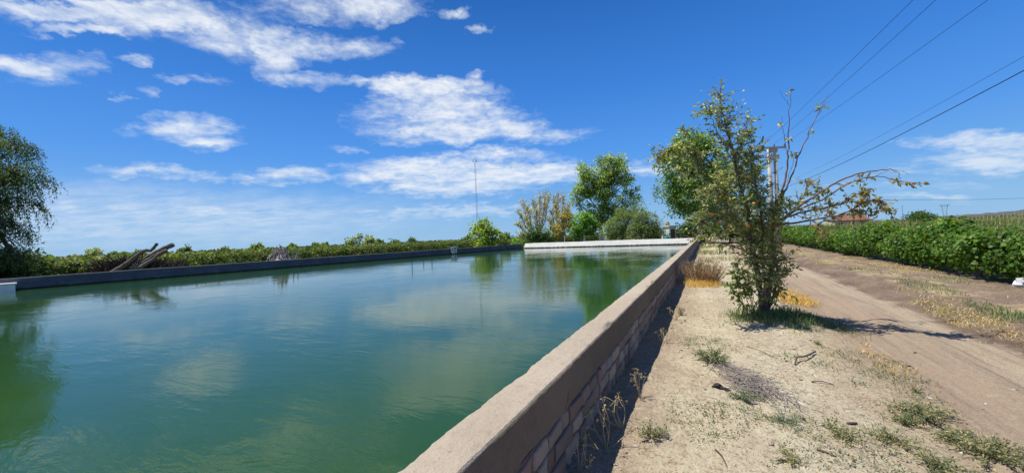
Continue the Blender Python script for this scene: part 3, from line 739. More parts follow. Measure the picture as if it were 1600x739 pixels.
# great drooping tree at the left edge
def weeping_tree():
    Zt = 23.5; B = pt(-38, Zt); r = np.random.default_rng(31); rd = random.Random(31)
    t = thing('weeping_pepper_tree', 'big dark tree with hanging foliage at the left edge behind the pond wall', 'tree', B)
    mb = MB(); mb.tube(curve([(0, 0, -.3), (.2, .1, 1.2), (.1, 0, 2.8), (-.1, .1, 4.0)], 4), [.5 - .02 * i for i in range(13)], 10)
    blobs = [blob(B, -8, 228, 44, 42, Zt), blob(B, -60, 200, 60, 40, Zt), blob(B, 24, 272, 36, 40, Zt, -.8), blob(B, -30, 285, 55, 50, Zt, -1.5), blob(B, 18, 318, 32, 32, Zt), blob(B, -8, 360, 40, 35, Zt, -1), blob(B, -70, 330, 60, 60, Zt),
             blob(B, -10, 400, 45, 26, Zt, -.5), blob(B, 18, 395, 20, 22, Zt, .4), blob(B, -90, 260, 50, 50, Zt)]
    vol = np.array([b[3] * b[5] for b in blobs]); vol /= vol.sum(); pos = []; axs = []; tv = []
    for bi, b in enumerate(blobs):
        c = np.array(b[:3]); rad = np.array(b[3:]); rad[1] = min(rad[1], 2.2)
        st = Vector((0, 0, 3.6)); cv = Vector(c.tolist()); lc = curve([st, st.lerp(cv, .5) + Vector((0, 0, .8)), cv], 5)
        mb.tube(lc, [.2 - .013 * i for i in range(len(lc))], 6)
        n = int(2300 * vol[bi]); d = rvec(r, n); d[:, 2] = np.abs(d[:, 2]) * .9 - .25
        top = c + d * rad * (.25 + .8 * r.random(n) ** .5)[:, None]
        for k in range(n):
            L = r.uniform(.5, 1.5); m_ = int(r.uniform(13, 26)); f = np.linspace(0, 1, m_)
            sw = r.normal(size=2) * .12
            p = top[k] + np.stack([sw[0] * f + d[k, 0] * .35 * np.sqrt(f), sw[1] * f + d[k, 1] * .35 * np.sqrt(f), -L * f ** 1.2], -1) + r.normal(size=(m_, 3)) * .045
            pos.append(p); a = r.normal(size=(m_, 3)) * .7; a[:, 2] -= .7; axs.append(a); tv.append(np.full(m_, np.clip(1 + .25 * r.normal(), .5, 1.6)))
            if k % 4 == 0:
                mb.tube([Vector(top[k].tolist()), Vector(p[m_ // 2].tolist()), Vector(p[-1].tolist())], [.012, .008, .004], 3, False)
            if k % 10 == 0:
                q_ = lc[rd.randint(4, len(lc) - 1)]; e = Vector(top[k].tolist()); mb.tube([q_, q_.lerp(e, .5) + Vector((0, 0, .25)), e], [.05, .03, .012], 4, False)
    pos = np.concatenate(pos); axs = np.concatenate(axs); tv = np.concatenate(tv); N = len(pos)
    col = tints(r, N, [(.050, .088, .034), (.072, .115, .045), (.036, .064, .026), (.12, .15, .06)], [3, 3, 2, 1]) * tv[:, None]
    ln = r.uniform(.10, .19, N)
    V, F, T = leaves(pos, axs, rvec(r, N) + np.array([0, 0, .4]), ln, ln * .34, col, 'dia')
    mesh_from('crown', V, F, M_LEAF, t, T); mb.build('trunk', M_BARK, t, smooth=True)
weeping_tree()
B = LA + LD * 26.3 - LN * 3.2
tree('undergrowth_bush', 'dark bushy undergrowth beneath the weeping tree at the left edge', 'shrub', pt(5, 25),
     [blob(pt(5, 25), -30, 412, 45, 20, 25), blob(pt(5, 25), 25, 416, 34, 18, 25), blob(pt(5, 25), 52, 424, 16, 10, 25)], 150, 36, .2, [(.028, .05, .018), (.042, .072, .026), (.07, .10, .035)], [3, 2, 1], 33, .08, .3)

# small trees on the skyline of the left plain
far_trees = [(147, 394, 12, 6, 'pale grey-green tree, the widest crown left of the leaning logs', 'tree', 180), (75, 404, 4, 3, 'tiny far tree just right of the weeping tree', 'tree', 260), (178, 398, 7, 4, 'low dark tree between the pale wide tree and the leaning logs', 'tree', 240), (193, 398, 5, 3.5, 'small tree directly left of the leaning logs', 'tree', 240), (217, 396, 6, 4, 'rounded tree seen just behind the leaning logs', 'tree', 220),
             (284, 393, 4, 5, 'narrow dark tree on the skyline right of the leaning logs', 'tree', 260), (293, 390, 2.2, 7, 'slender cypress-like tree on the skyline right of the logs', 'tree', 260), (351, 391, 3, 3, 'tiny bush on the skyline midway between logs and stump', 'shrub', 260), (397, 387, 4, 5, 'dark tree just left of the uprooted stump', 'tree', 210), (405, 386, 5, 6, 'thin pale tree touching the left of the uprooted stump', 'tree', 205),
             (456, 386, 3, 4, 'small dark tree peeping over the right of the uprooted stump', 'tree', 230), (493, 384, 6, 5, 'rounded dark tree nearest the stump on its right', 'tree', 220), (507, 384, 5, 4, 'small rounded tree second right of the stump', 'tree', 230), (552, 377, 13, 9, 'grey feathery clump of narrow trees on the skyline', 'tree', 170), (577, 376, 9, 9, 'pale bare-looking tree right of the feathery clump', 'tree', 175), (591, 379, 6, 5, 'dark tree beside the pale bare-looking tree', 'tree', 200),
             (617, 380, 8, 4, 'low wide dark tree right of the skyline clump', 'tree', 210), (645, 379, 7, 5, 'single rounded tree above the trellis posts', 'tree', 190), (729, 376, 7, 4, 'low tree just left of the bright young tree', 'tree', 170)]
for i, (px, py, rx, ry, lab, cat, Zt) in enumerate(far_trees):
    B = pt(px, Zt); pale = i in (0, 9, 13, 14)
    bl = [blob(B, px, py, rx * .75, ry * .8, Zt), blob(B, px - rx * .45, py + ry * .3, rx * .5, ry * .6, Zt), blob(B, px + rx * .45, py + ry * .35, rx * .55, ry * .6, Zt), (0, 0, 1.6, rx * Zt / FPX * .5, 1.5, 1.2)]
    if i == 13: bl = [blob(B, px + dx, py + dy, 2.6, ry * .9, Zt) for dx, dy in ((-9, 3), (-5, 1), (0, -1), (5, 0), (9, -2), (0, 6))]
    tree('skyline_tree' if cat == 'tree' else 'skyline_bush', lab, cat, B, bl, 42, 16, 1.0 * Zt / 200, [(.11, .13, .075), (.15, .16, .10), (.08, .10, .055)] if pale else [(.045, .07, .03), (.065, .09, .038)], [1, 1, 1] if pale else [1, 1], 60 + i, .25, .4, spread=1.1)

# ------------------------------------------------------------------ vineyards
def copy_thing(o, loc, rz, scale=None):
    c = o.copy(); C.objects.link(c); c.location = loc; c.rotation_euler = (0, 0, rz)
    if scale: c.scale = scale
    for ch in o.children:
        d = ch.copy(); C.objects.link(d); d.parent = c
    return c
def make_vine(seed, pal, wts, n=1500, L=1.75, ht=1.42, wd=.42, leaf=.125, rag=.2):
    r = np.random.default_rng(seed); rd = random.Random(seed)
    t = thing('grapevine', '', 'grapevine')
    mb = MB(); x = 0
    mb.tube(curve([(0, 0, -.1), (.04, .03, .25), (-.03, .02, .55), (.05, 0, .82)], 4), [.042, .040, .036, .033, .031, .031, .030, .030, .029, .028, .028, .027, .027], 6)
    for s in (-1, 1): mb.tube(curve([(.03, 0, .75), (s * .35, .02, .92), (s * L * .5, 0, .9)], 4), [.026 - .002 * i for i in range(9)], 5)
    cl = 62; cx = r.uniform(-L * .55, L * .55, cl); a = r.uniform(0, 2 * math.pi, cl); q = np.sqrt(r.uniform(.25, 1, cl))
    hb = r.uniform(-rag, rag, 8); hl = np.interp(cx, np.linspace(-L * .55, L * .55, 8), hb)
    cc = np.stack([cx, np.cos(a) * q * wd, (ht + .20) / 2 + np.sin(a) * q * (ht - .30) / 2 + hl * (np.sin(a) > 0)], -1)
    for k in range(0, cl, 3): mb.tube([(cx[k] * .8, 0, .88), tuple(cc[k] * .8 + np.array([0, 0, .2])), tuple(cc[k])], [.010, .007, .004], 3, False)
    m_ = n // cl; pos = np.repeat(cc, m_, 0) + r.normal(size=(cl * m_, 3)) * np.array([.15, .11, .11]); N = len(pos)
    pos[:, 2] = np.where(pos[:, 2] < .12, .12 + r.random(N) * .2, pos[:, 2])
    out = norm(np.stack([np.zeros(N), pos[:, 1], pos[:, 2] - .85], -1) + .5 * rvec(r, N))
    nm = norm(out + np.array([0, 0, .7]) + .55 * rvec(r, N)); ax = norm(np.cross(nm, rvec(r, N)) + np.array([0, 0, -.5]))
    ln = leaf * r.uniform(.65, 1.3, N); ct = np.repeat(np.clip(1 + .2 * r.normal(size=cl), .5, 1.5), m_)
    V, F, T = leaves(pos, ax, nm, ln, ln * .95, tints(r, N, pal, wts) * ct[:, None])
    mesh_from('foliage', V, F, M_VINE, t, T); mb.build('trunk', M_BARK, t, smooth=True)
    return t
VG = [(.085, .175, .026), (.12, .22, .032), (.055, .12, .022), (.20, .27, .05), (.30, .26, .07)]
pr_ = [make_vine(200 + i, VG, [4, 3, 3, 1, .25], 4200, ht=1.30, wd=.5, leaf=.082) for i in range(4)]
used = set()
def row(protos, start, d, n, step, label, group, seed, jz=0.0, sz=(1, 1)):
    rd = random.Random(seed); rz = math.atan2(d.y, d.x)
    for k in range(n):
        p = start + d * (k * step) + Vector((rd.uniform(-.06, .06), rd.uniform(-.06, .06), 0)); pr0 = protos[rd.randrange(len(protos))]
        u, v = UV(p); p.z = float(terrain(u, v)) - .01
        s = rd.uniform(*sz); scl = (1.0, rd.uniform(.85, 1.15), s); rot = rz + (math.pi if rd.random() < .5 else 0) + rd.uniform(-.05, .05)
        if id(pr0) not in used:
            used.add(id(pr0)); o = pr0; o.location = p; o.rotation_euler = (0, 0, rot); o.scale = scl
        else: o = copy_thing(pr0, p, rot, scl)
        o['label'] = label; o['group'] = group; o['category'] = 'grapevine'
row(pr_, W(-1.2, 6.25), DU, 42, 1.55, 'leafy green grapevine in the near hedge-like row along the right of the dirt track', 'vines in the row along the track', 1, sz=(.76, 1.08))
VO_ = [(.085, .135, .028), (.13, .17, .038), (.055, .095, .022), (.21, .21, .06), (.20, .15, .05)]
pl_ = [make_vine(220 + i, VO_, [4, 3, 3, 1.2, .5], 1100, L=2.1, ht=1.36, wd=.5, leaf=.15, rag=.07) for i in range(4)]
S0 = LA + LD * 12 - LN * 8.5
row(pl_, S0, LD, 52, 2.0, 'olive green grapevine in the vineyard row closest to the dark left wall', 'vines in the first row beyond the left wall', 2, sz=(.90, .97))
row(pl_, S0 - LN * 2.6, LD, 52, 2.0, 'olive green grapevine in the second vineyard row beyond the dark left wall', 'vines in the second row beyond the left wall', 3, sz=(.96, 1.02))
row(pl_, S0 - LN * 5.4 - LD * 4, LD, 60, 2.0, 'olive green grapevine in the third vineyard row beyond the dark left wall', 'vines in the third row beyond the left wall', 4, sz=(1.0, 1.06))
# the rest of the left vineyard, row behind row to the far edge of the plain
def far_rows(name, label, origin, d, nrm, dist, rows_, length, ht, pal, wts, seed, n0=1200, leaf0=.3, top_only=.55):
    r = np.random.default_rng(seed); Ps = []; Ls = []
    for k in range(rows_):
        off = dist * (1.0 + .0) * k * (1 + .055 * k); N = n0
        a = r.uniform(0, length + off * 1.5, N) - off * .5
        p = np.array(origin) + np.outer(a, np.array(d)) + np.array(nrm) * off
        p[:, :2] += r.normal(size=(N, 2)) * .3; p[:, 2] = ht * (top_only + (1 - top_only) * r.random(N) ** .6) + .12 * fbm(a * .35, np.full(N, k * 7.7), 3)
        Ps.append(p); Ls.append(np.full(N, leaf0 * (1 + .09 * k)))
    p = np.concatenate(Ps); l = np.concatenate(Ls) * r.uniform(.7, 1.3, len(p)); N = len(p)
    V, F, T = leaves(p, rvec(r, N) * np.array([1, 1, .5]), rvec(r, N) + np.array([0, 0, 1.0]), l, l * .8, tints(r, N, pal, wts, .2))
    o = mesh_from(name, V, F, M_VINE, None, T); return tag(o, label, 'vineyard', kind='stuff')
far_rows('far_vineyard', 'distant vineyard rows filling the plain beyond the left wall to the skyline', S0 - LN * 8.4 - LD * 10, LD, -LN, 3.2, 22, 150, 1.5, VO_, [4, 3, 3, 1.2, .6], 41, 1500)
far_rows('far_vineyard', 'pale vineyard and weeds on the rising ground far to the right of the track', W(-5, 70), DU, DV, 9.0, 10, 260, 1.7, [(.14, .17, .06), (.22, .22, .09), (.10, .13, .05)], [1, 1, 1], 42, 1500, .45)

# trellis posts beyond the left wall, white posts of the far right field
def post(label, group, p, h, rad, mat, name='trellis_post'):
    m_ = MB(); m_.tube([(0, 0, -.3), (0, 0, h)], [rad, rad * .85], 6); o = m_.build(name, mat); o.location = p
    return tag(o, label, 'post', group)
for px, h, lab in ((643, 2.25, 'tallest thin trellis post above the dark left wall'), (661, 1.5, 'short trellis post, middle of three above the left wall'), (674, 1.75, 'trellis post nearest the sluice pier, above the left wall')):
    p, s = on_left(px, -2.2); p.z = 0; post(lab, None, p, h, .045, M_DEAD)
pp = post('pale post of the trellis line on the far field before the hills', 'pale trellis posts of the far right field', P(1446, 345, 115) * 1, 2.2, .06, M_POLE); pp.location.z = 0
for k in range(1, 34):
    o = pp.copy(); C.objects.link(o); q_ = P(1446 + k * 6.1, 344, 115 - k * .9); o.location = (q_.x, q_.y, 0); o.scale = (1, 1, random.uniform(.85, 1.1))
# weeds growing tall between the near vine row and the far field
def tall_weeds():
    r = np.random.default_rng(44); N = 60000
    u = r.uniform(0, 1, N) ** 1.5 * 90 - 1; v = 8.6 + r.random(N) ** 1.5 * (10 + u * .35)
    base = np.stack([v, u, np.zeros(N)], -1); dens_ = fbm(u * .25, v * .25, 3)
    keep = dens_ + r.random(N) * .8 > .1; base = base[keep]; u = u[keep]; v = v[keep]; N = len(base)
    h = (1.0 + .45 * smooth(10, 40, u) + .4 * fbm(u * .3, v * .3, 3)) * r.uniform(.55, 1.12, N)
    V, F, T = blades(r, base, h, .014 + .0011 * u, .35, tints(r, N, [(.24, .26, .10), (.18, .22, .075), (.34, .33, .15), (.12, .17, .05)], [3, 3, 1.5, 2.5]))
    o = site(mesh_from('tall_weeds', V, F, M_GRASS, None, T)); tag(o, 'tall yellow-green weeds filling the field behind the near vine row', 'weeds', kind='stuff')
tall_weeds()

# ------------------------------------------------------------------ fruit tree beside the track
def fruit_tree():
    r = np.random.default_rng(77); rd = random.Random(77)
    base = GT(1190, 492); Z0 = base.y
    t = thing('fruit_tree', 'scruffy fruit tree with bare red-brown shoots between the near wall and the dirt track', 'tree', base)
    def Q(px, py, dz=0.0): return P(px, py, Z0 + dz) - base
    mb = MB(); tw = MB(); spots = []           # spots: (point, direction, density, kind)
    def limb(pts, r0, r1, leafy, mat='b', twl=.42, kind=0, start=.25):
        c = curve([Q(*p) for p in pts], 6); n = len(c)
        for i in range(1, n - 1): c[i] += Vector((rd.gauss(0, .006), rd.gauss(0, .012), rd.gauss(0, .006)))
        (mb if mat == 'b' else tw).tube(c, [r0 + (r1 - r0) * (i / (n - 1)) ** .8 for i in range(n)], 7 if r0 > .02 else 5)
        L = sum((c[i + 1] - c[i]).length for i in range(n - 1)); m_ = int(leafy * L)
        for _ in range(m_):
            f = start + (1 - start) * rd.random(); i = min(n - 2, int(f * (n - 1))); p = c[i].lerp(c[i + 1], rd.random()); dr = (c[i + 1] - c[i]).normalized()
            d = (dr * .5 + Vector((rd.gauss(0, 1), rd.gauss(0, 1), rd.gauss(.1, .8))).normalized()).normalized()
            ln = twl * rd.uniform(.35, 1.15); e = p + d * ln + Vector((0, 0, -.10 * ln))
            tw.tube([p, p.lerp(e, .5) + Vector((0, 0, .04 * ln)), e], [.006, .004, .002], 3, False)
            spots.append((p, e, kind))
        return c
    # main stems
    limb([(1192, 494), (1187, 455), (1180, 412, -.05), (1173, 370, -.1), (1166, 322, -.1), (1152, 272, -.15), (1141, 222, -.2), (1130, 182, -.25), (1124, 146, -.25)], .062, .007, 42)
    limb([(1198, 493, .1), (1203, 440, .1), (1207, 385, .1), (1211, 330, .05), (1222, 300, 0)], .055, .022, 40, 'b', .28)
    limb([(1186, 494, -.1), (1196, 440, -.15), (1190, 395, -.2), (1192, 350, -.2), (1182, 300, -.2), (1174, 255, -.2), (1176, 232, -.2)], .040, .006, 46)
    limb([(1196, 494, -.05), (1210, 455, -.1), (1214, 415, -.15), (1210, 380, -.15)], .035, .008, 46)
    # bare shoots straight up
    limb([(1222, 300), (1230, 265), (1232, 225), (1233, 180), (1236, 135)], .020, .003, 1.2, 't', .2)
    limb([(1231, 250), (1226, 215), (1222, 195), (1221, 180)], .006, .002, 2, 't', .12)
    limb([(1233, 165), (1226, 155), (1219, 140)], .004, .002, 0, 't')
    limb([(1222, 310), (1236, 278), (1250, 240), (1266, 203), (1282, 172), (1295, 147)], .018, .003, 1.6, 't', .16)
    limb([(1252, 235), (1240, 250), (1230, 285)], .006, .003, 2, 't', .2)
    limb([(1278, 180), (1287, 165), (1300, 155)], .005, .002, 3, 't', .1)
    # arching boughs to the right
    limb([(1207, 360, -.1), (1240, 330, -.4), (1280, 302, -.7), (1318, 280, -.9), (1356, 268, -1.0), (1396, 266, -1.0), (1408, 280, -1.0)], .024, .003, 1.5, 't', .12)
    limb([(1396, 266, -1.0), (1410, 268, -1.0), (1421, 272, -1.0)], .004, .0015, 0, 't', .12)
    limb([(1240, 330, -.4), (1285, 312, -.75), (1325, 288, -.95), (1365, 276, -1.05), (1395, 280, -1.1), (1424, 288, -1.1)], .016, .002, 6, 't', .16, 1)
    limb([(1365, 276, -1.05), (1385, 268, -1.1), (1400, 272, -1.1)], .005, .002, 0, 't', .12)
    limb([(1211, 345, -.1), (1255, 332, -.5), (1300, 322, -.8), (1332, 308, -1.0), (1348, 300, -1.05)], .020, .004, 22, 't', .26, 1)
    limb([(1211, 352, -.1), (1262, 345, -.4), (1312, 336, -.75), (1350, 318, -1.0), (1378, 314, -1.1), (1386, 332, -1.15)], .020, .004, 20, 't', .28, 1)
    limb([(1312, 336, -.75), (1340, 335, -.95), (1368, 330, -1.1), (1380, 322, -1.1)], .007, .003, 16, 't', .2, 1)
    limb([(1300, 322, -.8), (1290, 300, -.8), (1270, 290, -.75)], .007, .003, 16, 't', .22, 1)
    limb([(1240, 335, -.4), (1268, 345, -.7), (1288, 356, -.9), (1284, 366, -.9)], .008, .003, 12, 't', .26, 1)
    limb([(1225, 340, -.3), (1255, 310, -.5), (1262, 280, -.5)], .009, .003, 16, 't', .25, 1)
    # left boughs
    limb([(1173, 372, -.1), (1142, 332, -.2), (1112, 285, -.3), (1085, 245, -.35), (1055, 232, -.4), (1028, 248, -.4)], .026, .004, 44, 'b', .30)
    limb([(1112, 285, -.3), (1080, 275, -.2), (1062, 265, -.2)], .010, .003, 22, 'b', .28)
    limb([(1085, 245, -.35), (1080, 215, -.3), (1068, 205, -.3)], .007, .003, 18, 'b', .2)
    limb([(1152, 290, -.2), (1128, 280, .2), (1105, 300, .3), (1094, 335, .3)], .014, .004, 44, 'b', .32)
    limb([(1166, 335, -.1), (1140, 345, -.4), (1112, 340, -.5), (1092, 352, -.5)], .012, .004, 44, 'b', .30)
    limb([(1178, 395, 0), (1145, 385, .1), (1112, 378, .1), (1092, 370, .2)], .012, .004, 22, 'b', .28)
    limb([(1146, 245, -.2), (1165, 215, -.1), (1166, 190, 0)], .010, .003, 44, 'b', .25)
    limb([(1152, 262, -.2), (1125, 215, -.3), (1110, 180, -.3), (1104, 168, -.3)], .010, .003, 20, 'b', .24)
    limb([(1160, 300, -.1), (1176, 270, .2), (1184, 258, .3)], .012, .003, 40, 'b', .24)
    limb([(1170, 350, -.1), (1200, 335, -.4), (1225, 325, -.5), (1240, 318, -.6)], .012, .003, 40, 'b', .2)
    limb([(1175, 380, -.1), (1150, 355, -.5), (1135, 315, -.6), (1130, 290, -.6)], .012, .003, 44, 'b', .32)
    limb([(1190, 350, .2), (1170, 300, .4), (1150, 250, .4)], .012, .003, 44, 'b', .34)
    # twigs filling the heart of the crown
    for (cx_, cy_, rx_, ry_, n_) in ((1156, 296, 44, 80, 120), (1178, 350, 46, 44, 105), (1122, 338, 30, 40, 40), (1178, 410, 22, 34, 56), (1186, 445, 17, 28, 24)):
        for _ in range(n_):
            a_ = rd.uniform(0, 2 * math.pi); q_ = math.sqrt(rd.random()); x_, y_ = cx_ + rx_ * q_ * math.cos(a_), cy_ + ry_ * q_ * math.sin(a_)
            p = Q(x_, y_, rd.uniform(-.55, .55) * math.sqrt(1 - q_ * q_ * .8)); d = Vector((rd.gauss(0, 1), rd.gauss(0, 1), rd.gauss(.3, .8))).normalized(); ln_ = rd.uniform(.12, .26); e = p + d * ln_
            tw.tube([p, p.lerp(e, .5), e], [.005, .004, .002], 3, False); spots.append((p, e, 0))
    # suckers from the root with fresh leaves
    for px, tx, ty in ((1176, 1150, 402), (1170, 1148, 426), (1180, 1160, 412), (1184, 1140, 446), (1204, 1224, 418), (1198, 1214, 436), (1190, 1170, 436), (1194, 1205, 425)):
        limb([(px, 494, -.1), ((px + tx) / 2, (494 + ty) / 2 + 8, -.2), (tx, ty, -.25)], .010, .003, 20 if tx < 1175 else 15, 'b', .16, 2 if tx < 1175 else 0, .45)
    pos = []; ax = []; kd = []; ln = []
    for (p, e, k) in spots:
        n = rd.randint(6, 11)
        for j in range(n):
            f = .15 + .9 * (j + rd.random()) / n; q_ = p.lerp(e, min(f, 1)); d = (e - p).normalized()
            a = (d * .7 + Vector((rd.gauss(0, .75), rd.gauss(0, .75), rd.gauss(-.25, .6)))).normalized()
            pos.append(tuple(q_ + Vector((rd.gauss(0, .012), rd.gauss(0, .012), rd.gauss(0, .012))))); ax.append(tuple(a)); kd.append(k); ln.append(rd.uniform(.045, .085) * (1.0 if k != 2 else .9))
    pos = np.array(pos); ax = np.array(ax); kd = np.array(kd); ln = np.array(ln); N = len(pos)
    nm = norm(rvec(r, N) + np.array([0, 0, .8]))
    c0 = tints(r, N, [(.18, .235, .085), (.24, .29, .115), (.34, .36, .20), (.48, .47, .35), (.40, .27, .14), (.11, .16, .05)], [4.5, 4, 3, 3, .8, 2.4], .2)
    c1 = tints(r, N, [(.24, .24, .12), (.34, .30, .18), (.38, .24, .13), (.16, .18, .07)], [3, 3, 1.5, 2], .2)
    c2 = tints(r, N, [(.19, .27, .035), (.13, .20, .03), (.26, .32, .05)], [2, 2, 1], .15)
    col = np.where((kd == 1)[:, None], c1, np.where((kd == 2)[:, None], c2, c0))
    V, F, T = leaves(pos, ax, nm, ln, ln * .42, col)
    mesh_from('foliage', V, F, M_LEAF, t, T)
    mb.build('stem', M_BARK, t, smooth=True); tw.build('twig', M_TWIG, t, smooth=True)
    for (px, py, dz, s) in ((1112, 335, -.55, .036), (1119, 337, -.5, .034), (1131, 300, -.6, .028), (1168, 352, -.6, .03), (1222, 383, -.1, .03), (1178, 318, -.7, .026), (1205, 345, -.5, .028), (1138, 357, -.5, .028)):
        p = Q(px, py, dz); bm_ = MB(); n1, n2 = 7, 10; VV_ = []
        for i in range(n1 + 1):
            th = math.pi * i / n1; rr_ = s * math.sin(th) * (1 + .06 * math.cos(th)); zz = s * math.cos(th) * .94 - .12 * s * math.exp(-(th / .5) ** 2)
            for k in range(n2): VV_.append(p + Vector((rr_ * math.cos(2 * math.pi * k / n2), rr_ * math.sin(2 * math.pi * k / n2), zz)))
        bm_.add(VV_, [(i * n2 + k, (i + 1) * n2 + k, (i + 1) * n2 + (k + 1) % n2, i * n2 + (k + 1) % n2) for i in range(n1) for k in range(n2)])
        bm_.build('fruit', M_FRUIT, t, smooth=True)
fruit_tree()

# ------------------------------------------------------------------ utility poles, wires, mast, pylons
pb = pt(1213, 32)
up = thing('utility_pole', 'pale twin concrete utility pole with crossarm behind the fruit tree', 'utility pole', pb)
ztop = P(1211, 232, 32).z
for sgn, px in ((-1, 1207.5), (1, 1217)):
    x = (px - 1213) / FPX * 32
    b = MB(); b.tube([(x, 0, -.5), (x, 0, ztop - .05)], [.20, .13], 10); b.build('pole', M_POLE, up, smooth=True)
b = MB(); b.box((-.42, -.2, ztop - .95), (.42, .2, ztop - .55)); b.build('clamp_band', M_POLE, up)
b = MB(); b.box((-1.0, -.24, ztop - .045), (1.0, -.10, ztop + .10)); b.box((-.36, -.12, ztop - .3), (.36, -.135 + .28, ztop - .05)); b.build('crossarm', M_POLE, up)
arm = []
for k in (-.85, .05, .9):
    b = MB(); b.tube([(k, -.17, ztop + .10), (k, -.17, ztop + .16), (k, -.17, ztop + .2), (k, -.17, ztop + .26), (k, -.17, ztop + .30)], [.03, .07, .04, .07, .03], 8); b.build('insulator', M_INS, up)
    arm.append(pb + Vector((k, -.17, ztop + .31)))
def wire(label, A, Bp, ext, sag, rad, group, name='power_line'):
    Bx = A + (Bp - A) * ext; c = []
    n = 40
    for i in range(n + 1):
        f = i / n; p = A.lerp(Bx, f); p.z -= sag * 4 * f * (1 - f); c.append(p)
    m_ = MB(); m_.tube(c, rad, 5); o = m_.build(name, M_WIRE); return tag(o, label, 'power line', group)
for A, (px, Zb), lab in zip(arm, ((1419, 11.8), (1454, 11.8), (1533, 11.4)), ('overhead wire from the left end of the crossarm, leaving the frame leftmost', 'overhead wire from the middle of the crossarm, between two others', 'overhead wire from the right crossarm end, rightmost of three at the top edge')):
    wire(lab, A, P(px, 0, Zb), 1.55, .16, .0075, 'overhead wires')
A = pb + Vector((.25, -.15, P(1219, 296, 32).z))
wire('dark overhead cable sloping down from the right edge towards the fruit tree', A, P(1600, 88, 7.4), 1.3, .38, .010, 'overhead wires')
wire('thin faint wire just above the dark sloping cable at the right edge', A + Vector((0, 0, .35)), P(1600, 69, 7.6), 1.3, .34, .004, 'overhead wires')
wire('distant horizontal wire crossing low above the right-hand field', P(1340, 311, 75), P(1600, 305, 62), 1.5, .55, .022, 'overhead wires')
# lattice mast
mz = 150.0; mbase = pt(747, mz); mt = P(741, 250, mz); mh = mt.z
ms = thing('radio_mast', 'thin lattice radio mast standing far behind the pond against the clouds', 'mast', mbase)
for k in range(3):
    a = 2 * math.pi * k / 3 + .3; b = MB(); b.tube([(.30 * math.cos(a), .30 * math.sin(a), 0), (.26 * math.cos(a), .26 * math.sin(a), mh - .8)], .03, 5); b.build('leg', M_STEEL, ms)
b = MB(); n = 34
for i in range(n):
    for k in range(3):
        a0 = 2 * math.pi * k / 3 + .3; a1 = 2 * math.pi * (k + 1) / 3 + .3; z0_ = (mh - .9) * i / n; z1_ = (mh - .9) * (i + 1) / n
        b.tube([(.28 * math.cos(a0), .28 * math.sin(a0), z0_), (.28 * math.cos(a1), .28 * math.sin(a1), z1_)], .010, 3, False)
b.build('bracing', M_STEEL, ms)
b = MB(); b.tube([(-.9, 0, mh - .8), (.9, 0, mh - .8)], .05, 5); b.tube([(-.7, 0, mh - 1), (-.7, 0, mh + .3)], .09, 6); b.tube([(.2, .1, mh - 1.0), (.2, .1, mh + .6)], .08, 6); b.tube([(.75, 0, mh - 1), (.75, 0, mh)], .10, 6); b.build('antenna', M_STEEL, ms)
b = MB(); b.tube([(-1.3, 0, mh * .44), (.1, 0, mh * .44)], .05, 5); b.build('side_arm', M_STEEL, ms)
# pylons
def pylon(label, px, ptop, Z, wfac=1.0):
    B = pt(px, Z); H = P(px, ptop, Z).z; Wd = 8.0 * Z / FPX * wfac; t = thing('transmission_tower', label, 'pylon', B); th = .00042 * Z
    for s in (-1, 1):
        b = MB(); b.tube([(s * .12 * Wd, 0, 0), (s * .12 * Wd, 0, .12 * H), (s * .62 * Wd, 0, H)], th, 4); b.build('mast_leg', M_STEEL, t)
    b = MB(); b.tube([(-Wd, 0, H), (Wd, 0, H)], th * 1.2, 4); b.tube([(-Wd, 0, H), (-.5 * Wd, 0, H * .93), (.5 * Wd, 0, H * .93), (Wd, 0, H)], th * .8, 4); b.build('cross_beam', M_STEEL, t)
    b = MB()
    for f in (.3, .45, .6, .75, .88):
        x = Wd * (.12 + .5 * (f - .12) / .88); b.tube([(-x, 0, f * H), (x, 0, f * H)], th * .4, 3)
    b.build('bracing', M_STEEL, t)
pylon('V-shaped steel transmission tower right of the dark round bush', 1478, 320.5, 420, 1.0)
pylon('fainter V-shaped transmission tower left of the dark round bush', 1397, 328, 620, .75)
pylon('tiny far transmission tower just above the dark round bush', 1444, 329, 900, .45)
b = MB(); B = pt(1412, 260); Ht = P(1412, 321, 260).z; b.tube([(0, 0, 0), (0, 0, Ht)], [.14, .09], 6); b.tube([(-.7, 0, Ht - .3), (.7, 0, Ht - .3)], .07, 4); o = b.build('far_pole', M_STEEL); o.location = B
tag(o, 'thin single pole on the skyline between the farmhouse and the dark round bush', 'pole')

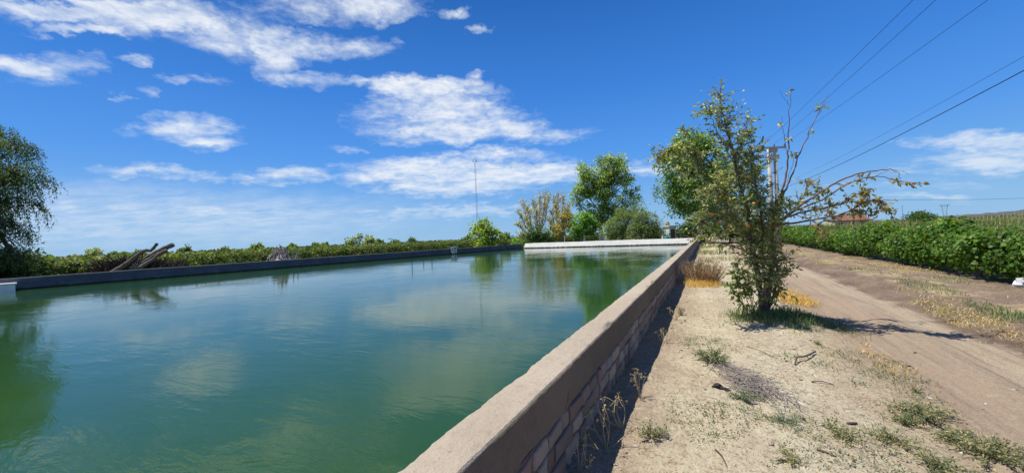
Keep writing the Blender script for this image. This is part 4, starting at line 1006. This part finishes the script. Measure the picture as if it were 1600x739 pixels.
# ------------------------------------------------------------------ buildings
def gable_house():
    Z = 72; k = Z / FPX; B = pt(1332, Z)
    t = thing('farmhouse', 'cream farmhouse with red tiled roof beyond the vine row', 'house', B, rz=R(-18))
    b = MB(); b.box((-1.2, 0, -.2), (2.6, 6, 2.2)); b.build('wall', M_CREAM, t)
    b = MB(); e = .35; V_ = [(-1.2 - e, -e, 2.1), (2.6 + e, -e, 2.1), (2.6 + e, 6 + e, 2.1), (-1.2 - e, 6 + e, 2.1), (-1.2 - e, 3, 3.15), (2.6 + e, 3, 3.15)]
    V_ += [(x, y, z - .12) for x, y, z in V_]
    b.add(V_, [(0, 1, 5, 4), (3, 4, 5, 2), (6, 10, 11, 7), (9, 8, 11, 10), (0, 6, 7, 1), (2, 8, 9, 3), (0, 4, 10, 6), (4, 3, 9, 10), (1, 7, 11, 5), (5, 11, 8, 2)]); b.build('roof', M_TILE, t)
    b = MB(); b.add([(-1.19, .02, 2.19), (-1.19, 5.98, 2.19), (-1.19, 3, 3.0)], [(0, 2, 1)]); b.build('gable', M_CREAM, t)
    f = MB(); f.box((-.6, -.06, .9), (.5, .02, 1.9)); w_ = f.build('window', M_WHITEW, t)
    f = MB(); f.box((-.5, -.075, 1.0), (.4, -.062, 1.8)); f.build('pane', M_DARKG, w_)
    f = MB(); f.box((1.3, -.05, -.1), (2.1, .02, 1.95)); f.build('door', M_DARKW, t)
    t2 = thing('farm_shed', 'low grey-roofed shed left of the red tiled farmhouse', 'shed', pt(1318, Z + 1), rz=R(-18))
    b = MB(); b.box((-1.3, 0, -.2), (.9, 4, 2.05)); b.build('wall', M_CREAM, t2)
    b = MB(); b.add([(-1.5, -.25, 2.08), (1.0, -.25, 2.08), (1.0, 4.2, 2.65), (-1.5, 4.2, 2.65), (-1.5, -.25, 2.18), (1.0, -.25, 2.18), (1.0, 4.2, 2.75), (-1.5, 4.2, 2.75)], [(0, 3, 2, 1), (4, 5, 6, 7), (0, 1, 5, 4), (1, 2, 6, 5), (2, 3, 7, 6), (3, 0, 4, 7)]); b.build('roof', M_GREYR, t2)
    f = MB(); f.box((-.6, -.05, -.1), (.4, .02, 1.7)); f.build('door', M_DARKG, t2)
gable_house()
def pump_house():
    Z = 49.5; B = pt(1043.5, Z)
    t = thing('pump_house', 'small white pump house with a tan pot on its roof beyond the far wall', 'pump house', B, rz=R(-72))
    b = MB(); b.box((-.75, -.1, -.2), (.45, .95, 2.12)); b.build('wall', M_WHITEW, t)
    b = MB(); b.box((-.85, -.2, 2.122), (.55, 1.05, 2.26)); b.build('roof', M_WHITEW, t)
    b = MB(); b.box((.452, .1, .0), (.475, .75, 1.8)); b.build('door', M_DARKW, t)
    b = MB(); pr = [(.0, 2.262), (.22, 2.262), (.30, 2.42), (.28, 2.6), (.16, 2.72), (.18, 2.78), (.0, 2.80)]
    V_ = [(r_ * math.cos(2 * math.pi * k / 12) - .05, r_ * math.sin(2 * math.pi * k / 12) + .3, z) for r_, z in pr for k in range(12)]
    b.add(V_, [(i * 12 + k, i * 12 + (k + 1) % 12, (i + 1) * 12 + (k + 1) % 12, (i + 1) * 12 + k) for i in range(len(pr) - 1) for k in range(12)])
    o = b.build('clay_pot', M_TAN, None, smooth=True); o.location = B; o.rotation_euler = (0, 0, R(-34)); tag(o, 'round tan pot standing on the roof of the white pump house', 'pot')
    g_ = thing('green_pump', 'green painted pump in front of the white pump house', 'pump', pt(1043, Z - 1.6))
    b = MB(); b.tube([(-.35, 0, .72), (.1, 0, .72)], [.2, .2], 12); b.build('motor', M_GREEN, g_, smooth=True)
    b = MB(); b.tube([(.1, 0, .72), (.18, 0, .72), (.34, 0, .72), (.36, 0, .72)], [.12, .30, .30, .1], 12); b.tube([(.27, 0, .95), (.27, 0, 1.22)], [.08, .08], 8); b.tube([(.27, 0, 1.22), (.27, 0, 1.28)], [.14, .14], 8); b.build('pump_casing', M_GREEN, g_, smooth=True)
    b = MB(); b.box((-.45, -.2, -.1), (.42, .2, .52)); b.build('plinth', M_WHITEW, g_)
    d_ = thing('white_valve_post', 'narrow white post with a valve left of the green pump', 'post', pt(1036.3, Z - 1))
    b = MB(); b.box((-.14, -.14, -.1), (.14, .14, 1.05)); b.build('post', M_WHITEW, d_)
    b = MB(); b.tube([(0, 0, 1.05), (0, 0, 1.2)], .05, 6); b.tube([(-.16, 0, 1.2), (.16, 0, 1.2)], .03, 6); b.build('valve', M_STEEL, d_)
pump_house()
# white post in front of the grove, inlet pipe hung over the corner
b = MB(); b.tube([(0, 0, -.2), (0, 0, 1.5)], [.07, .06], 7); o = b.build('white_post', M_WHITEW); o.location = pt(882, 56.5); tag(o, 'thin white post above the whitewashed far wall below the ochre shrub', 'post')
pA = P(1071.5, 371, 44.0); b = MB(); b.tube(curve([pA + Vector((-.6, 1.2, .16)), pA + Vector((0, 0, .18)), pA + Vector((.55, -1.6, -.3)), pA + Vector((.6, -2.0, -.75))], 5), .075, 8); o = b.build('inlet_pipe', M_WIRE, smooth=True)
tag(o, 'dark pipe bending over the whitewashed wall into the water near the pump house', 'pipe')
# dark round bush by the far field
B = pt(1437, 92); tree('round_bush', 'dark rounded tree alone in the right-hand field before the hills', 'tree', B, [blob(B, 1430, 341, 12, 7, 92), blob(B, 1446, 341, 12, 7, 92), blob(B, 1438, 338.5, 10, 5, 92)], 80, 36, .38, [(.030, .058, .02), (.045, .075, .027)], [1, 1], 90, .2, .3, spread=.8)

# ------------------------------------------------------------------ logs and uprooted stump beyond the left wall
def log(label, a, b_, r0, r1, seed, kink=None, Z=25.5):
    rd = random.Random(seed); A = P(*a); Bv = P(*b_); A.z = min(A.z, .15) if False else A.z
    pts = [A, A.lerp(Bv, .35) + Vector((0, 0, rd.uniform(-.06, .06))), A.lerp(Bv, .7) + Vector((0, 0, rd.uniform(-.1, .1)))] + ([P(*kink)] if kink else []) + [Bv]
    c = curve(pts, 7); n = len(c); m_ = MB(); m_.tube(c, [(r0 + (r1 - r0) * i / (n - 1)) * (1 + .10 * math.sin(i * 1.9 + seed)) for i in range(n)], 9)
    o = m_.build('fallen_log', M_DEAD, smooth=True); return tag(o, label, 'log')
log('longest leaning grey log of the pile, with a crooked upper end', (168, 430, 25.2), (246, 380, 26.6), .15, .09, 1, (236, 391, 26.4))
log('thick leaning log ending highest on the right of the pile', (197, 424, 26.4), (271, 382, 27.2), .22, .16, 2)
log('broken leaning log beneath the thick right-hand log', (205, 421, 25.9), (261, 391, 26.9), .19, .13, 3)
log('thin low leaning log at the front right of the pile', (217, 419, 25.1), (248, 397, 25.9), .12, .08, 4)
M_DARKB = mottled('dark_cut_brush', (.05, .037, .03), (.085, .065, .052), 6, .95)
def brush(name, label, cat, B, nst, rad, ht, thick, mat, seed, lean=1.0):
    rd = random.Random(seed); m_ = MB()
    for k in range(nst):
        a = rd.uniform(0, 2 * math.pi); q_ = rad * math.sqrt(rd.random()) * .7; b0 = Vector((math.cos(a) * q_, math.sin(a) * q_ * .7, 0)); a2 = rd.uniform(0, 2 * math.pi)
        L = ht * rd.uniform(.5, 1.15) * (1 - .5 * q_ / rad); e = b0 + Vector((math.cos(a2) * lean * L * rd.uniform(.2, .9), math.sin(a2) * lean * L * rd.uniform(.2, .8), L))
        m_.tube(curve([b0 - Vector((0, 0, .05)), b0.lerp(e, .5) + Vector((rd.gauss(0, .1 * ht), rd.gauss(0, .1 * ht), 0)), e], 3), [thick * rd.uniform(.7, 1.2), thick * .9, thick * .8, thick * .65, thick * .5, thick * .35, thick * .25], 4)
    o = m_.build(name, mat); o.location = B; return tag(o, label, cat)
brush('brush_heap', 'dark heap of cut branches under the leaning logs', 'brush heap', pt(200, 27), 800, 2.4, 1.65, .06, M_DARKB, 5, 1.2)
brush('brush_heap', 'low dark heap of branches right of the leaning logs', 'brush heap', pt(250, 28.5), 360, 1.6, 1.2, .055, M_DARKB, 6, 1.3)
M_PALED = mottled('bleached_root_wood', (.46, .39, .34), (.36, .30, .26), 4, .95, (.2, .16, .14), .8, .03)
def stump():
    Z = 33.5; B = pt(439, Z); rd = random.Random(8); t = thing('uprooted_stump', 'grey uprooted stump with a crown of tangled roots beyond the left wall', 'stump', B)
    m_ = MB()
    m_.tube(curve([(0, 0, -.2), (.05, 0, .35), (0, 0, .7), (-.03, 0, 1.0)], 3), [.95, .9, .82, .75, .68, .6, .5, .42, .36, .3], 12); m_.build('trunk', M_PALED, t, smooth=True)
    for k in range(70):
        a = rd.uniform(0, 2 * math.pi); q_ = rd.uniform(.15, 1.2); m_ = MB() if k == 0 else m_
        if k == 0: m_ = MB()
        b0 = Vector((math.cos(a) * q_, math.sin(a) * q_ * .6, 0)); hh = (2.05 - .62 * q_) * rd.uniform(.68, 1.05)
        e = Vector((b0.x * rd.uniform(.5, .95) + rd.gauss(0, .12), b0.y * .7 + rd.gauss(0, .1), hh)); th = rd.uniform(.04, .10)
        m_.tube(curve([b0 * 1.05 + Vector((0, 0, -.1)), b0.lerp(e, .4) + Vector((rd.gauss(0, .1), rd.gauss(0, .08), 0)), b0.lerp(e, .75) + Vector((rd.gauss(0, .08), 0, 0)), e], 4), [th * (1.25 - .075 * i) for i in range(13)], 6)
    m_.build('root_tangle', M_PALED, t, smooth=True)
stump()

# ------------------------------------------------------------------ grass and litter (stuff)
def scatter(r, n, umin, umax, vmin, vmax, dens_fn):
    u = r.uniform(umin, umax, n); v = r.uniform(vmin, vmax, n); k = r.random(n) < np.clip(dens_fn(u, v), 0, 1); u, v = u[k], v[k]
    return np.stack([v, u, terrain(u, v)], -1)
GREENG = [(.12, .18, .07), (.17, .23, .09), (.09, .14, .06), (.36, .32, .15)]
DRY = [(.50, .40, .20), (.58, .48, .27), (.40, .30, .15), (.32, .25, .14)]
GOLD = [(.60, .38, .10), (.66, .46, .16), (.50, .31, .09), (.45, .32, .15)]
def stuff_mesh(name, label, cat, parts, mat=M_GRASS):
    off = 0; Vs = []; Fs = []; Ts = []
    for V, F, T in parts: Vs.append(V); Fs.append(F + off); Ts.append(T); off += len(V)
    return tag(site(mesh_from(name, np.concatenate(Vs), np.concatenate(Fs), mat, None, np.concatenate(Ts))), label, cat, kind='stuff')
def ell(uc, vc, ru, rv, soft=.5, ang=0.0):
    def f(u, v):
        du, dv = u - uc, v - vc; c, s = math.cos(ang), math.sin(ang); a = (du * c + dv * s) / ru; b = (-du * s + dv * c) / rv
        return np.clip((1.0 - np.hypot(a, b) + .55 * fbm(u * 2.2, v * 2.2, 3)) / soft, 0, 1)
    return f
r = np.random.default_rng(5)
tu, tv_ = UV(GT(1190, 492))
def region(px0, py0, *rest): u, v = UV(GT(px0, py0)); return (u, v)
# green tufts round the tree foot and along its shade
parts = []
p = scatter(r, 16000, tu - 2.2, tu + 1.2, tv_ - 1.2, tv_ + 1.7, ell(tu - .25, tv_ + .12, 1.0, .72, .5, .55)); parts.append(blades(r, p, .16, .007, .9, tints(r, len(p), GREENG, [3, 3, 2, 1])))
for px, py, ru_, rv_, n in ((1275, 500, .6, .45, 3500), (1335, 525, .45, .22, 1800), (1140, 492, .42, .35, 2200)):
    u, v = region(px, py); p = scatter(r, n, u - 1, u + 1, v - 1, v + 1, ell(u, v, ru_, rv_)); parts.append(blades(r, p, .10, .007, 1.0, tints(r, len(p), GREENG, [3, 3, 2, 1])))
stuff_mesh('green_grass', 'green grass tufts round the foot of the fruit tree', 'grass', parts)
# golden dry grass
parts = []
for px, py, ru_, rv_, n, hgt in ((1240, 468, 1.3, .42, 9000, .14), (1150, 500, .3, .2, 500, .10), (1230, 512, .5, .16, 900, .09), (1100, 444, 1.1, .5, 9000, .2), (1375, 565, .65, .2, 4200, .05), (1345, 540, .4, .14, 1500, .06), (1130, 470, .4, .3, 500, .1), (1290, 510, .35, .22, 600, .14)):
    u, v = region(px, py); p = scatter(r, n, u - 2, u + 2, v - 1.2, v + 1.2, ell(u, v, ru_, rv_)); parts.append(blades(r, p, hgt, .010, 1.0, tints(r, len(p), GOLD, [3, 3, 2, 1])))
stuff_mesh('golden_grass', 'golden dry grass in patches beside the track and under the beige bush', 'grass', parts)
# verge: straw and green along the vine row
parts = []
p = scatter(r, 20000, 1, 30, 3.75, 6.0, lambda u, v: smooth(.05, .3, fbm(u * .5, v * 1.1 + 4, 4) + .18 * np.exp(-((v - 4.25) / .35) ** 2)) * smooth(3.7, 4.0, v)); parts.append(blades(r, p, .085, .010, 1.6, tints(r, len(p), DRY, [3, 3, 2, 2])))
p = scatter(r, 16000, 1, 26, 4.1, 5.6, lambda u, v: smooth(.16, .36, fbm(u * .6 + 9, v * 1.1 + 4, 4))); parts.append(blades(r, p, .08, .008, 1.0, tints(r, len(p), GREENG, [3, 3, 2, 1])))
u, v = region(1560, 488); p = scatter(r, 3000, u - 1.2, u + 1.5, v - .5, v + .5, ell(u, v, 1.1, .28)); parts.append(blades(r, p, .09, .008, 1.0, tints(r, len(p), GREENG, [3, 3, 2, 1])))
u, v = region(1500, 492); p = scatter(r, 5000, u - 2, u + 2.2, v - .5, v + .5, ell(u, v, 1.9, .3)); parts.append(blades(r, p, .07, .010, 2.0, tints(r, len(p), DRY, [3, 3, 2, 1])))
stuff_mesh('verge_grass', 'straw and short green grass on the verge between the track and the vine row', 'grass', parts)
# grass beyond the left wall and at the far end of the bank
parts = []
n = 9000; s_ = r.uniform(10, 75, n); off = r.uniform(.5, 7.5, n); keep = fbm(s_ * .3, off * .4, 3) + .35 > r.random(n) * .8; s_, off = s_[keep], off[keep]; n = len(s_)
pw = np.array(LA) + np.outer(s_, np.array(LD)) - np.outer(off, np.array(LN)); pu = np.stack([pw @ np.array(DV), pw @ np.array(DU), np.zeros(n)], -1)
parts.append(blades(r, pu, .55, .05, .4, tints(r, n, [(.12, .17, .05), (.22, .23, .09), (.34, .31, .15)], [3, 2, 1])))
stuff_mesh('field_grass', 'rough grass on the strip between the left wall and the vineyard', 'grass', parts)
parts = []
p = scatter(r, 5000, 15, 46, -.7, 1.4, lambda u, v: smooth(-.05, .35, fbm(u * .35, v * .9, 4))); parts.append(blades(r, p, .2, .02, .7, tints(r, len(p), GREENG + DRY, [2, 2, 2, 2, 1, 1, 1, 1])))
stuff_mesh('bank_grass', 'sparse mixed grass on the bank beyond the beige bush', 'grass', parts)
# dry litter: bits of stem, leaf and grit over the bank
parts = []
def litter(n, dens_fn, ln, wd, pal, wts, lift=.004):
    p = scatter(r, n, 1.2, 13, -.85, 1.9, dens_fn); N = len(p); p[:, 2] += lift + r.random(N) * .006
    a = r.uniform(0, 2 * math.pi, N); ax = np.stack([np.cos(a), np.sin(a), r.normal(size=N) * .18], -1); l = ln * r.uniform(.4, 1.6, N)
    return leaves(p, ax, rvec(r, N) * .35 + np.array([0, 0, 1.0]), l, wd * r.uniform(.6, 1.4, N), tints(r, N, pal, wts, .25), 'dia')
lit = lambda u, v: .25 + smooth(-.1, .4, fbm(u * 1.6, v * 1.6, 4))
parts.append(litter(15000, lit, .034, .005, [(.18, .12, .08), (.30, .22, .14), (.50, .38, .22), (.10, .075, .055)], [3, 3, 3, 2]))
parts.append(litter(8000, lit, .017, .010, [(.48, .34, .16), (.35, .20, .10), (.55, .44, .26), (.20, .13, .08)], [3, 2, 2, 2]))
stuff_mesh('dry_litter', 'scattered dry leaves and stem bits on the sandy bank', 'litter', parts)
# low creeping weeds sprinkled over the bank
parts = []
p = scatter(r, 2600, 1.2, 6.5, -.4, 2.0, lambda u, v: smooth(.12, .4, fbm(u * 1.1 + 3, v * 1.1 + 6, 4) + .18 * smooth(.6, 1.6, v) + .1 * smooth(4, 2, u)))
cc = np.repeat(p, 9, 0) + r.normal(size=(len(p) * 9, 3)) * np.array([.035, .035, .006]); cc[:, 2] += .012; N = len(cc)
parts.append(leaves(cc, rvec(r, N) + np.array([0, 0, .5]), rvec(r, N) * .6 + np.array([0, 0, 1.0]), .022 * r.uniform(.6, 1.5, N), .009 * r.uniform(.6, 1.5, N), tints(r, N, [(.13, .17, .09), (.18, .22, .13), (.09, .13, .06), (.36, .30, .14)], [3, 3, 2, 2]), 'dia'))
stuff_mesh('creeping_weeds', 'tiny grey-green creeping weeds sprinkled over the sandy bank', 'weeds', parts)
# gravel
def pebbles(n):
    V = []; F = []; p = scatter(r, n, 1.2, 12, -.85, 3.4, lambda u, v: .35 + fbm(u * 1.3, v * 1.3, 3) - .35 * ((v > 1.6) & (v < 3.3))); rd = random.Random(3)
    oct_ = np.array([(1, 0, 0), (0, 1, 0), (-1, 0, 0), (0, -1, 0), (0, 0, 1), (0, 0, -1), ])
    fo = [(0, 1, 4), (1, 2, 4), (2, 3, 4), (3, 0, 4), (1, 0, 5), (2, 1, 5), (3, 2, 5), (0, 3, 5)]; T = []
    for q_ in p:
        s = .003 + .017 * rd.random() ** 5; b0 = len(V); c = rd.choice([(.50, .44, .35), (.36, .30, .24), (.22, .18, .15), (.62, .57, .48)]); a = rd.uniform(0, 6.28); ca, sa = math.cos(a), math.sin(a)
        for o in oct_:
            j = [rd.uniform(.7, 1.3) for _ in range(3)]; x, y, z = o[0] * s * 1.3 * j[0], o[1] * s * j[1], o[2] * s * .7 * j[2]; V.append((q_[0] + x * ca - y * sa, q_[1] + x * sa + y * ca, q_[2] + z + s * .2)); T.append(c)
        F += [tuple(i + b0 for i in f) for f in fo]
    return np.array(V), np.array(F), np.array(T)
stuff_mesh('gravel', 'loose grit and clods on the sandy bank', 'gravel', [pebbles(9000)], M_STONE)

# ------------------------------------------------------------------ single weeds, bush, sticks, stones
M_WSTEM = mottled('weed_stem', (.17, .18, .09), (.25, .22, .12), 12, .9)
def weed(label, px, py, rad, ht, pal, seed, n=420, leaf=.03, name='weed', cat='weed', nst=22, aspect=.4, stemmat=None, flat=.5):
    B = GT(px, py); rr_ = np.random.default_rng(seed); rd = random.Random(seed); t = thing(name, label, cat, B); m_ = MB(); pos = []; ax = []
    for k in range(nst):
        a = rd.uniform(0, 2 * math.pi); q_ = rad * math.sqrt(rd.random()); L = ht * rd.uniform(.5, 1.1) * (1 - flat * q_ / rad); e = Vector((math.cos(a) * q_, math.sin(a) * q_, max(L, .015)))
        c = curve([(0, 0, -.01), e * .5 + Vector((0, 0, .12 * L)), e], 3); m_.tube(c, [.0035, .003, .003, .0025, .002, .0018, .0014], 3, False)
        for j in range(max(2, int(1.0 * n / nst))):
            f = rd.uniform(.25, 1.0); i = min(5, int(f * 6)); p = c[i].lerp(c[i + 1], rd.random()); pos.append((p.x + rd.gauss(0, .012), p.y + rd.gauss(0, .012), max(.004, p.z + rd.gauss(0, .01)))); ax.append((e.x / rad + rd.gauss(0, .8), e.y / rad + rd.gauss(0, .8), rd.gauss(.3, .6)))
    N = len(pos); l = leaf * .74 * rr_.uniform(.5, 1.4, N)
    V, F, T = leaves(np.array(pos), np.array(ax), rvec(rr_, N) * .7 + np.array([0, 0, 1.0]), l, l * aspect, tints(rr_, N, *pal))
    mesh_from('foliage', V, F, M_GRASS, t, T); m_.build('stem', stemmat or M_WSTEM, t)
    return t
PG = ([(.16, .20, .10), (.22, .25, .13), (.11, .15, .07), (.40, .34, .18)], [3, 2, 2, 1]); PGY = ([(.17, .20, .11), (.26, .26, .15), (.46, .38, .19), (.12, .15, .08)], [3, 2, 3, 2]); PY = ([(.55, .40, .16), (.45, .32, .12), (.30, .24, .11)], [3, 2, 1])
weed('bushy bright green weed at the upper left of the heap of dead twigs', 1112, 566, .26, .20, PG, 301, 1500, .03, nst=46)
weed('sprawling grey-green weed growing through the front of the dead twig heap', 1166, 624, .17, .09, ([(.12, .17, .10), (.17, .22, .14)], [1, 1]), 302, 700, .024, nst=26)
weed('little green weed with a dry stalk near the shadow of the wall', 1018, 682, .13, .13, PGY, 303, 500, .026)
weed('wide green and straw-coloured weed patch nearest the edge of the track', 1440, 648, .26, .12, PGY, 304, 1500, .028, nst=50)
weed('dark green weed just left of the straw-coloured patch by the track', 1418, 662, .15, .11, PG, 305, 600, .026)
weed('large green weed in the bottom right corner of the bank', 1545, 712, .30, .13, PGY, 306, 1700, .03, nst=56)
weed('spreading grey-green weed above the bottom edge near the right corner', 1500, 692, .22, .09, PG, 307, 900, .026, nst=36)
weed('low weed patch right of the dead twig heap, towards the bottom right', 1395, 690, .20, .08, PGY, 308, 800, .024, nst=30)
weed('low green weed patch midway along the bottom of the bank', 1320, 682, .20, .07, PGY, 309, 800, .022, nst=30)
weed('flat grey-green weed below the dead twig heap', 1225, 658, .18, .05, ([(.13, .18, .11), (.18, .23, .15)], [1, 1]), 310, 500, .02, nst=26)
weed('flat weed with dark stems at the bottom edge of the bank', 1235, 720, .13, .05, PGY, 311, 420, .02)
weed('tiny single weed standing alone on the edge of the track', 1432, 613, .05, .07, PG, 312, 120, .022, nst=9)
weed('dark little weed right of the grass under the fruit tree', 1280, 538, .08, .06, PG, 313, 160, .022, nst=9)
weed('green weed at the very bottom near the right corner', 1465, 733, .20, .11, PGY, 314, 800, .026, nst=30)
weed('small green weed hidden in the wall shadow beside the masonry', 1065, 492, .10, .16, PG, 315, 240, .03, nst=12)
# the beige bush against the wall
def dry_bush():
    B = GT(1097, 441); rr_ = np.random.default_rng(17); rd = random.Random(17); t = thing('dry_bush', 'beige dry bush growing against the near wall', 'bush', B); m_ = MB(); tips = []
    for k in range(330):
        a = rd.uniform(0, 2 * math.pi); q_ = .55 * math.sqrt(rd.random()); b0 = Vector((math.cos(a) * q_ * .6, math.sin(a) * q_, -.02)); L = .85 * rd.uniform(.55, 1.1) * (1 - .35 * q_ / .55); e = b0 + Vector((math.cos(a) * .25 * q_ / .55 + rd.gauss(0, .1), math.sin(a) * .3 * q_ / .55 + rd.gauss(0, .1), L))
        c = curve([b0, b0.lerp(e, .5) + Vector((rd.gauss(0, .03), rd.gauss(0, .03), 0)), e], 3); m_.tube(c, [.006, .005, .005, .004, .003, .003, .002], 3, False)
        for j in range(16): i = rd.randint(1, 5); p = c[i].lerp(c[i + 1], rd.random()); tips.append((p.x + rd.gauss(0, .025), p.y + rd.gauss(0, .025), p.z + rd.gauss(0, .02)))
    N = len(tips); l = .05 * rr_.uniform(.5, 1.4, N)
    V, F, T = leaves(np.array(tips), rvec(rr_, N) + np.array([0, 0, .6]), rvec(rr_, N), l, l * .28, tints(rr_, N, [(.42, .30, .17), (.34, .24, .14), (.50, .37, .20), (.26, .19, .12)], [3, 2, 2, 1]), 'dia')
    mesh_from('dry_foliage', V, F, M_GRASS, t, T); m_.build('stem', M_TWIG, t)
dry_bush()
# heap of dead twigs on the sand
def twig_heap():
    B = GT(1172, 604); rd = random.Random(19); m_ = MB()
    ax = (GT(1215, 628) - GT(1130, 575)); ax.z = 0; ax.normalize(); pe = Vector((-ax.y, ax.x, 0))
    for k in range(420):
        c0 = ax * rd.gauss(0, .24) + pe * rd.gauss(0, .085); d = (ax * rd.gauss(0, 1) + pe * rd.gauss(0, .55)).normalized() * rd.uniform(.05, .19); z = .015 + abs(rd.gauss(0, .035)); z2 = .012 + abs(rd.gauss(0, .04))
        p0 = c0 - d; p1 = c0 + d; m_.tube([p0 + Vector((0, 0, z)), c0 + Vector((rd.gauss(0, .01), rd.gauss(0, .01), (z + z2) / 2 + .012)), p1 + Vector((0, 0, z2))], [.0032, .0028, .0018], 3, False)
    o = m_.build('twig_heap', M_GREYTW); o.location = B; tag(o, 'grey heap of dead twigs lying on the sandy bank', 'twig heap')
M_GREYTW = mottled('grey_twigs', (.27, .235, .205), (.38, .33, .28), 12, .95, (.15, .12, .10))
twig_heap()
def rock(label, px, py, s, mat, seed, name='stone', cat='stone', sz=(1, 1, .7)):
    rr_ = np.random.default_rng(seed); n1, n2 = 6, 9; V = []
    for i in range(n1 + 1):
        th = math.pi * i / n1
        for k in range(n2):
            ph = 2 * math.pi * k / n2; f = s * (1 + .22 * rr_.normal() * (0 < i < n1)); V.append((f * math.sin(th) * math.cos(ph) * sz[0], f * math.sin(th) * math.sin(ph) * sz[1], f * math.cos(th) * sz[2]))
    F = [(i * n2 + k, (i + 1) * n2 + k, (i + 1) * n2 + (k + 1) % n2, i * n2 + (k + 1) % n2) for i in range(n1) for k in range(n2)]
    o = mesh_from(name, V, F, mat); o.location = GT(px, py) + Vector((0, 0, s * sz[2] * .35)); o.rotation_euler = (0, 0, seed); return tag(o, label, cat)
rock('black lump at the left end of the dead twig heap', 1122, 605, .045, M_BLACK, 1, 'charred_lump', 'lump')
rock('pale flat stone at the front of the dead twig heap', 1172, 628, .045, M_ROCK, 2, sz=(1.2, .7, .4))
rock('second dark lump beside the black lump at the twig heap', 1136, 610, .028, M_BLACK, 3, 'charred_lump', 'lump')
rock('grey pebble low on the bank below the twig heap', 1250, 672, .022, M_ROCK, 4)
rock('white scrap lying at the edge of the track above the straw-coloured weeds', 1452, 622, .02, M_BAG, 5, 'white_scrap', 'litter', (1.6, .8, .35))
rock('white scrap among the weeds low on the bank', 1366, 672, .014, M_BAG, 6, 'white_scrap', 'litter', (.8, 1.6, .4))
rock('brown clod in the middle of the track near the bottom right', 1533, 640, .022, M_ROCK, 7, 'clod', 'clod')
rock('brown clod on the track by the golden grass', 1421, 573, .02, M_DARKW, 8, 'clod', 'clod')
rock('dark clod on the track right of the tree shadow', 1430, 552, .018, M_DARKW, 9, 'clod', 'clod')
def stick(label, pts, r0, r1, mat, seed, lift=.012):
    rd = random.Random(seed); c = curve([GT(px, py) + Vector((0, 0, lift + dz)) for px, py, dz in pts], 5); n = len(c); m_ = MB(); m_.tube(c, [(r0 + (r1 - r0) * i / (n - 1)) * (1 + .2 * rd.random()) for i in range(n)], 6); return tag(m_.build('stick', mat, smooth=True), label, 'stick')
stick('crooked brown stick lying on the sand below the fruit tree', [(1242, 571, 0), (1246, 564, .03), (1259, 562, .035), (1274, 553, .02)], .007, .010, M_DARKW, 1)
stick('straight thin stick on the sand right of the dead twig heap', [(1268, 597, 0), (1285, 598, .01), (1302, 601, 0)], .006, .004, M_DARKW, 2, .006)
stick('short dark stick low on the bank among the weeds', [(1323, 662, 0), (1331, 663, .006), (1338, 662, 0)], .010, .009, M_DARKW, 3, .006)
stick('long thin twig on the pale sand above the twig heap', [(1166, 541, 0), (1190, 550, .01), (1222, 566, 0)], .004, .003, M_DARKW, 4, .004)
stick('dark stick at the bottom of the bank', [(1276, 703, 0), (1290, 708, .008), (1306, 714, 0)], .007, .005, M_DARKW, 5, .005)
stick('dead root lying at the bottom of the bank left of the dark stick', [(1118, 703, 0), (1128, 715, .01), (1136, 730, 0)], .006, .004, M_DARKW, 6, .004)
# dry stalks standing in the shadow of the wall
def stalk(label, px, py, ht, seed, n=5):
    B = GT(px, py); rd = random.Random(seed); rr_ = np.random.default_rng(seed); t = thing('dry_weed_stalk', label, 'weed', B, 'dry stalks along the wall'); m_ = MB(); pos = []
    for k in range(n):
        e = Vector((rd.gauss(0, .10), rd.gauss(0, .10), ht * rd.uniform(.6, 1.1))); c = curve([(0, 0, -.02), e * .45 + Vector((rd.gauss(0, .03), rd.gauss(0, .03), 0)), e * .85 + Vector((rd.gauss(0, .02), 0, .02)), e + Vector((rd.gauss(0, .06), rd.gauss(0, .06), -.06))], 4); m_.tube(c, [.0036 - .00018 * i for i in range(len(c))], 4, False)
        for j in range(6): i = rd.randint(5, len(c) - 2); p = c[i]; pos.append((p.x + rd.gauss(0, .015), p.y + rd.gauss(0, .015), p.z + rd.gauss(0, .015)))
    N = len(pos); l = .024 * rr_.uniform(.5, 1.4, N); V, F, T = leaves(np.array(pos), rvec(rr_, N) + np.array([0, 0, -.4]), rvec(rr_, N), l, l * .5, tints(rr_, N, [(.40, .31, .17), (.48, .38, .22), (.30, .22, .12)], [1, 1, 1]))
    mesh_from('dry_leaves', V, F, M_GRASS, t, T); m_.build('stem', M_STRAW, t)
M_STRAW = mottled('straw_stem', (.40, .31, .18), (.48, .38, .24), 9, .9)
stalk('tall dry stalk in the wall shadow, the one nearest the bottom edge', 905, 735, .26, 1)
stalk('tall dry stalk standing in the wall shadow, second from the bottom edge', 948, 700, .36, 2, 6)
stalk('bent dry stalk leaning out of the wall shadow onto the sand', 972, 668, .30, 3, 6)
stalk('dry stalk with curled leaves at the edge of the wall shadow', 1000, 622, .30, 4, 6)
stalk('pale tuft of dry stalks farther along in the wall shadow', 1040, 536, .26, 5, 7)
stalk('dry stalks where the wall shadow narrows before the beige bush', 1056, 500, .3, 6, 7)
# pale plastic sack at the foot of the vines
rock('crumpled white plastic sack at the foot of the vines at the right edge', 1594, 448, .12, M_BAG, 11, 'plastic_sack', 'sack', (1.0, .8, 1.2))
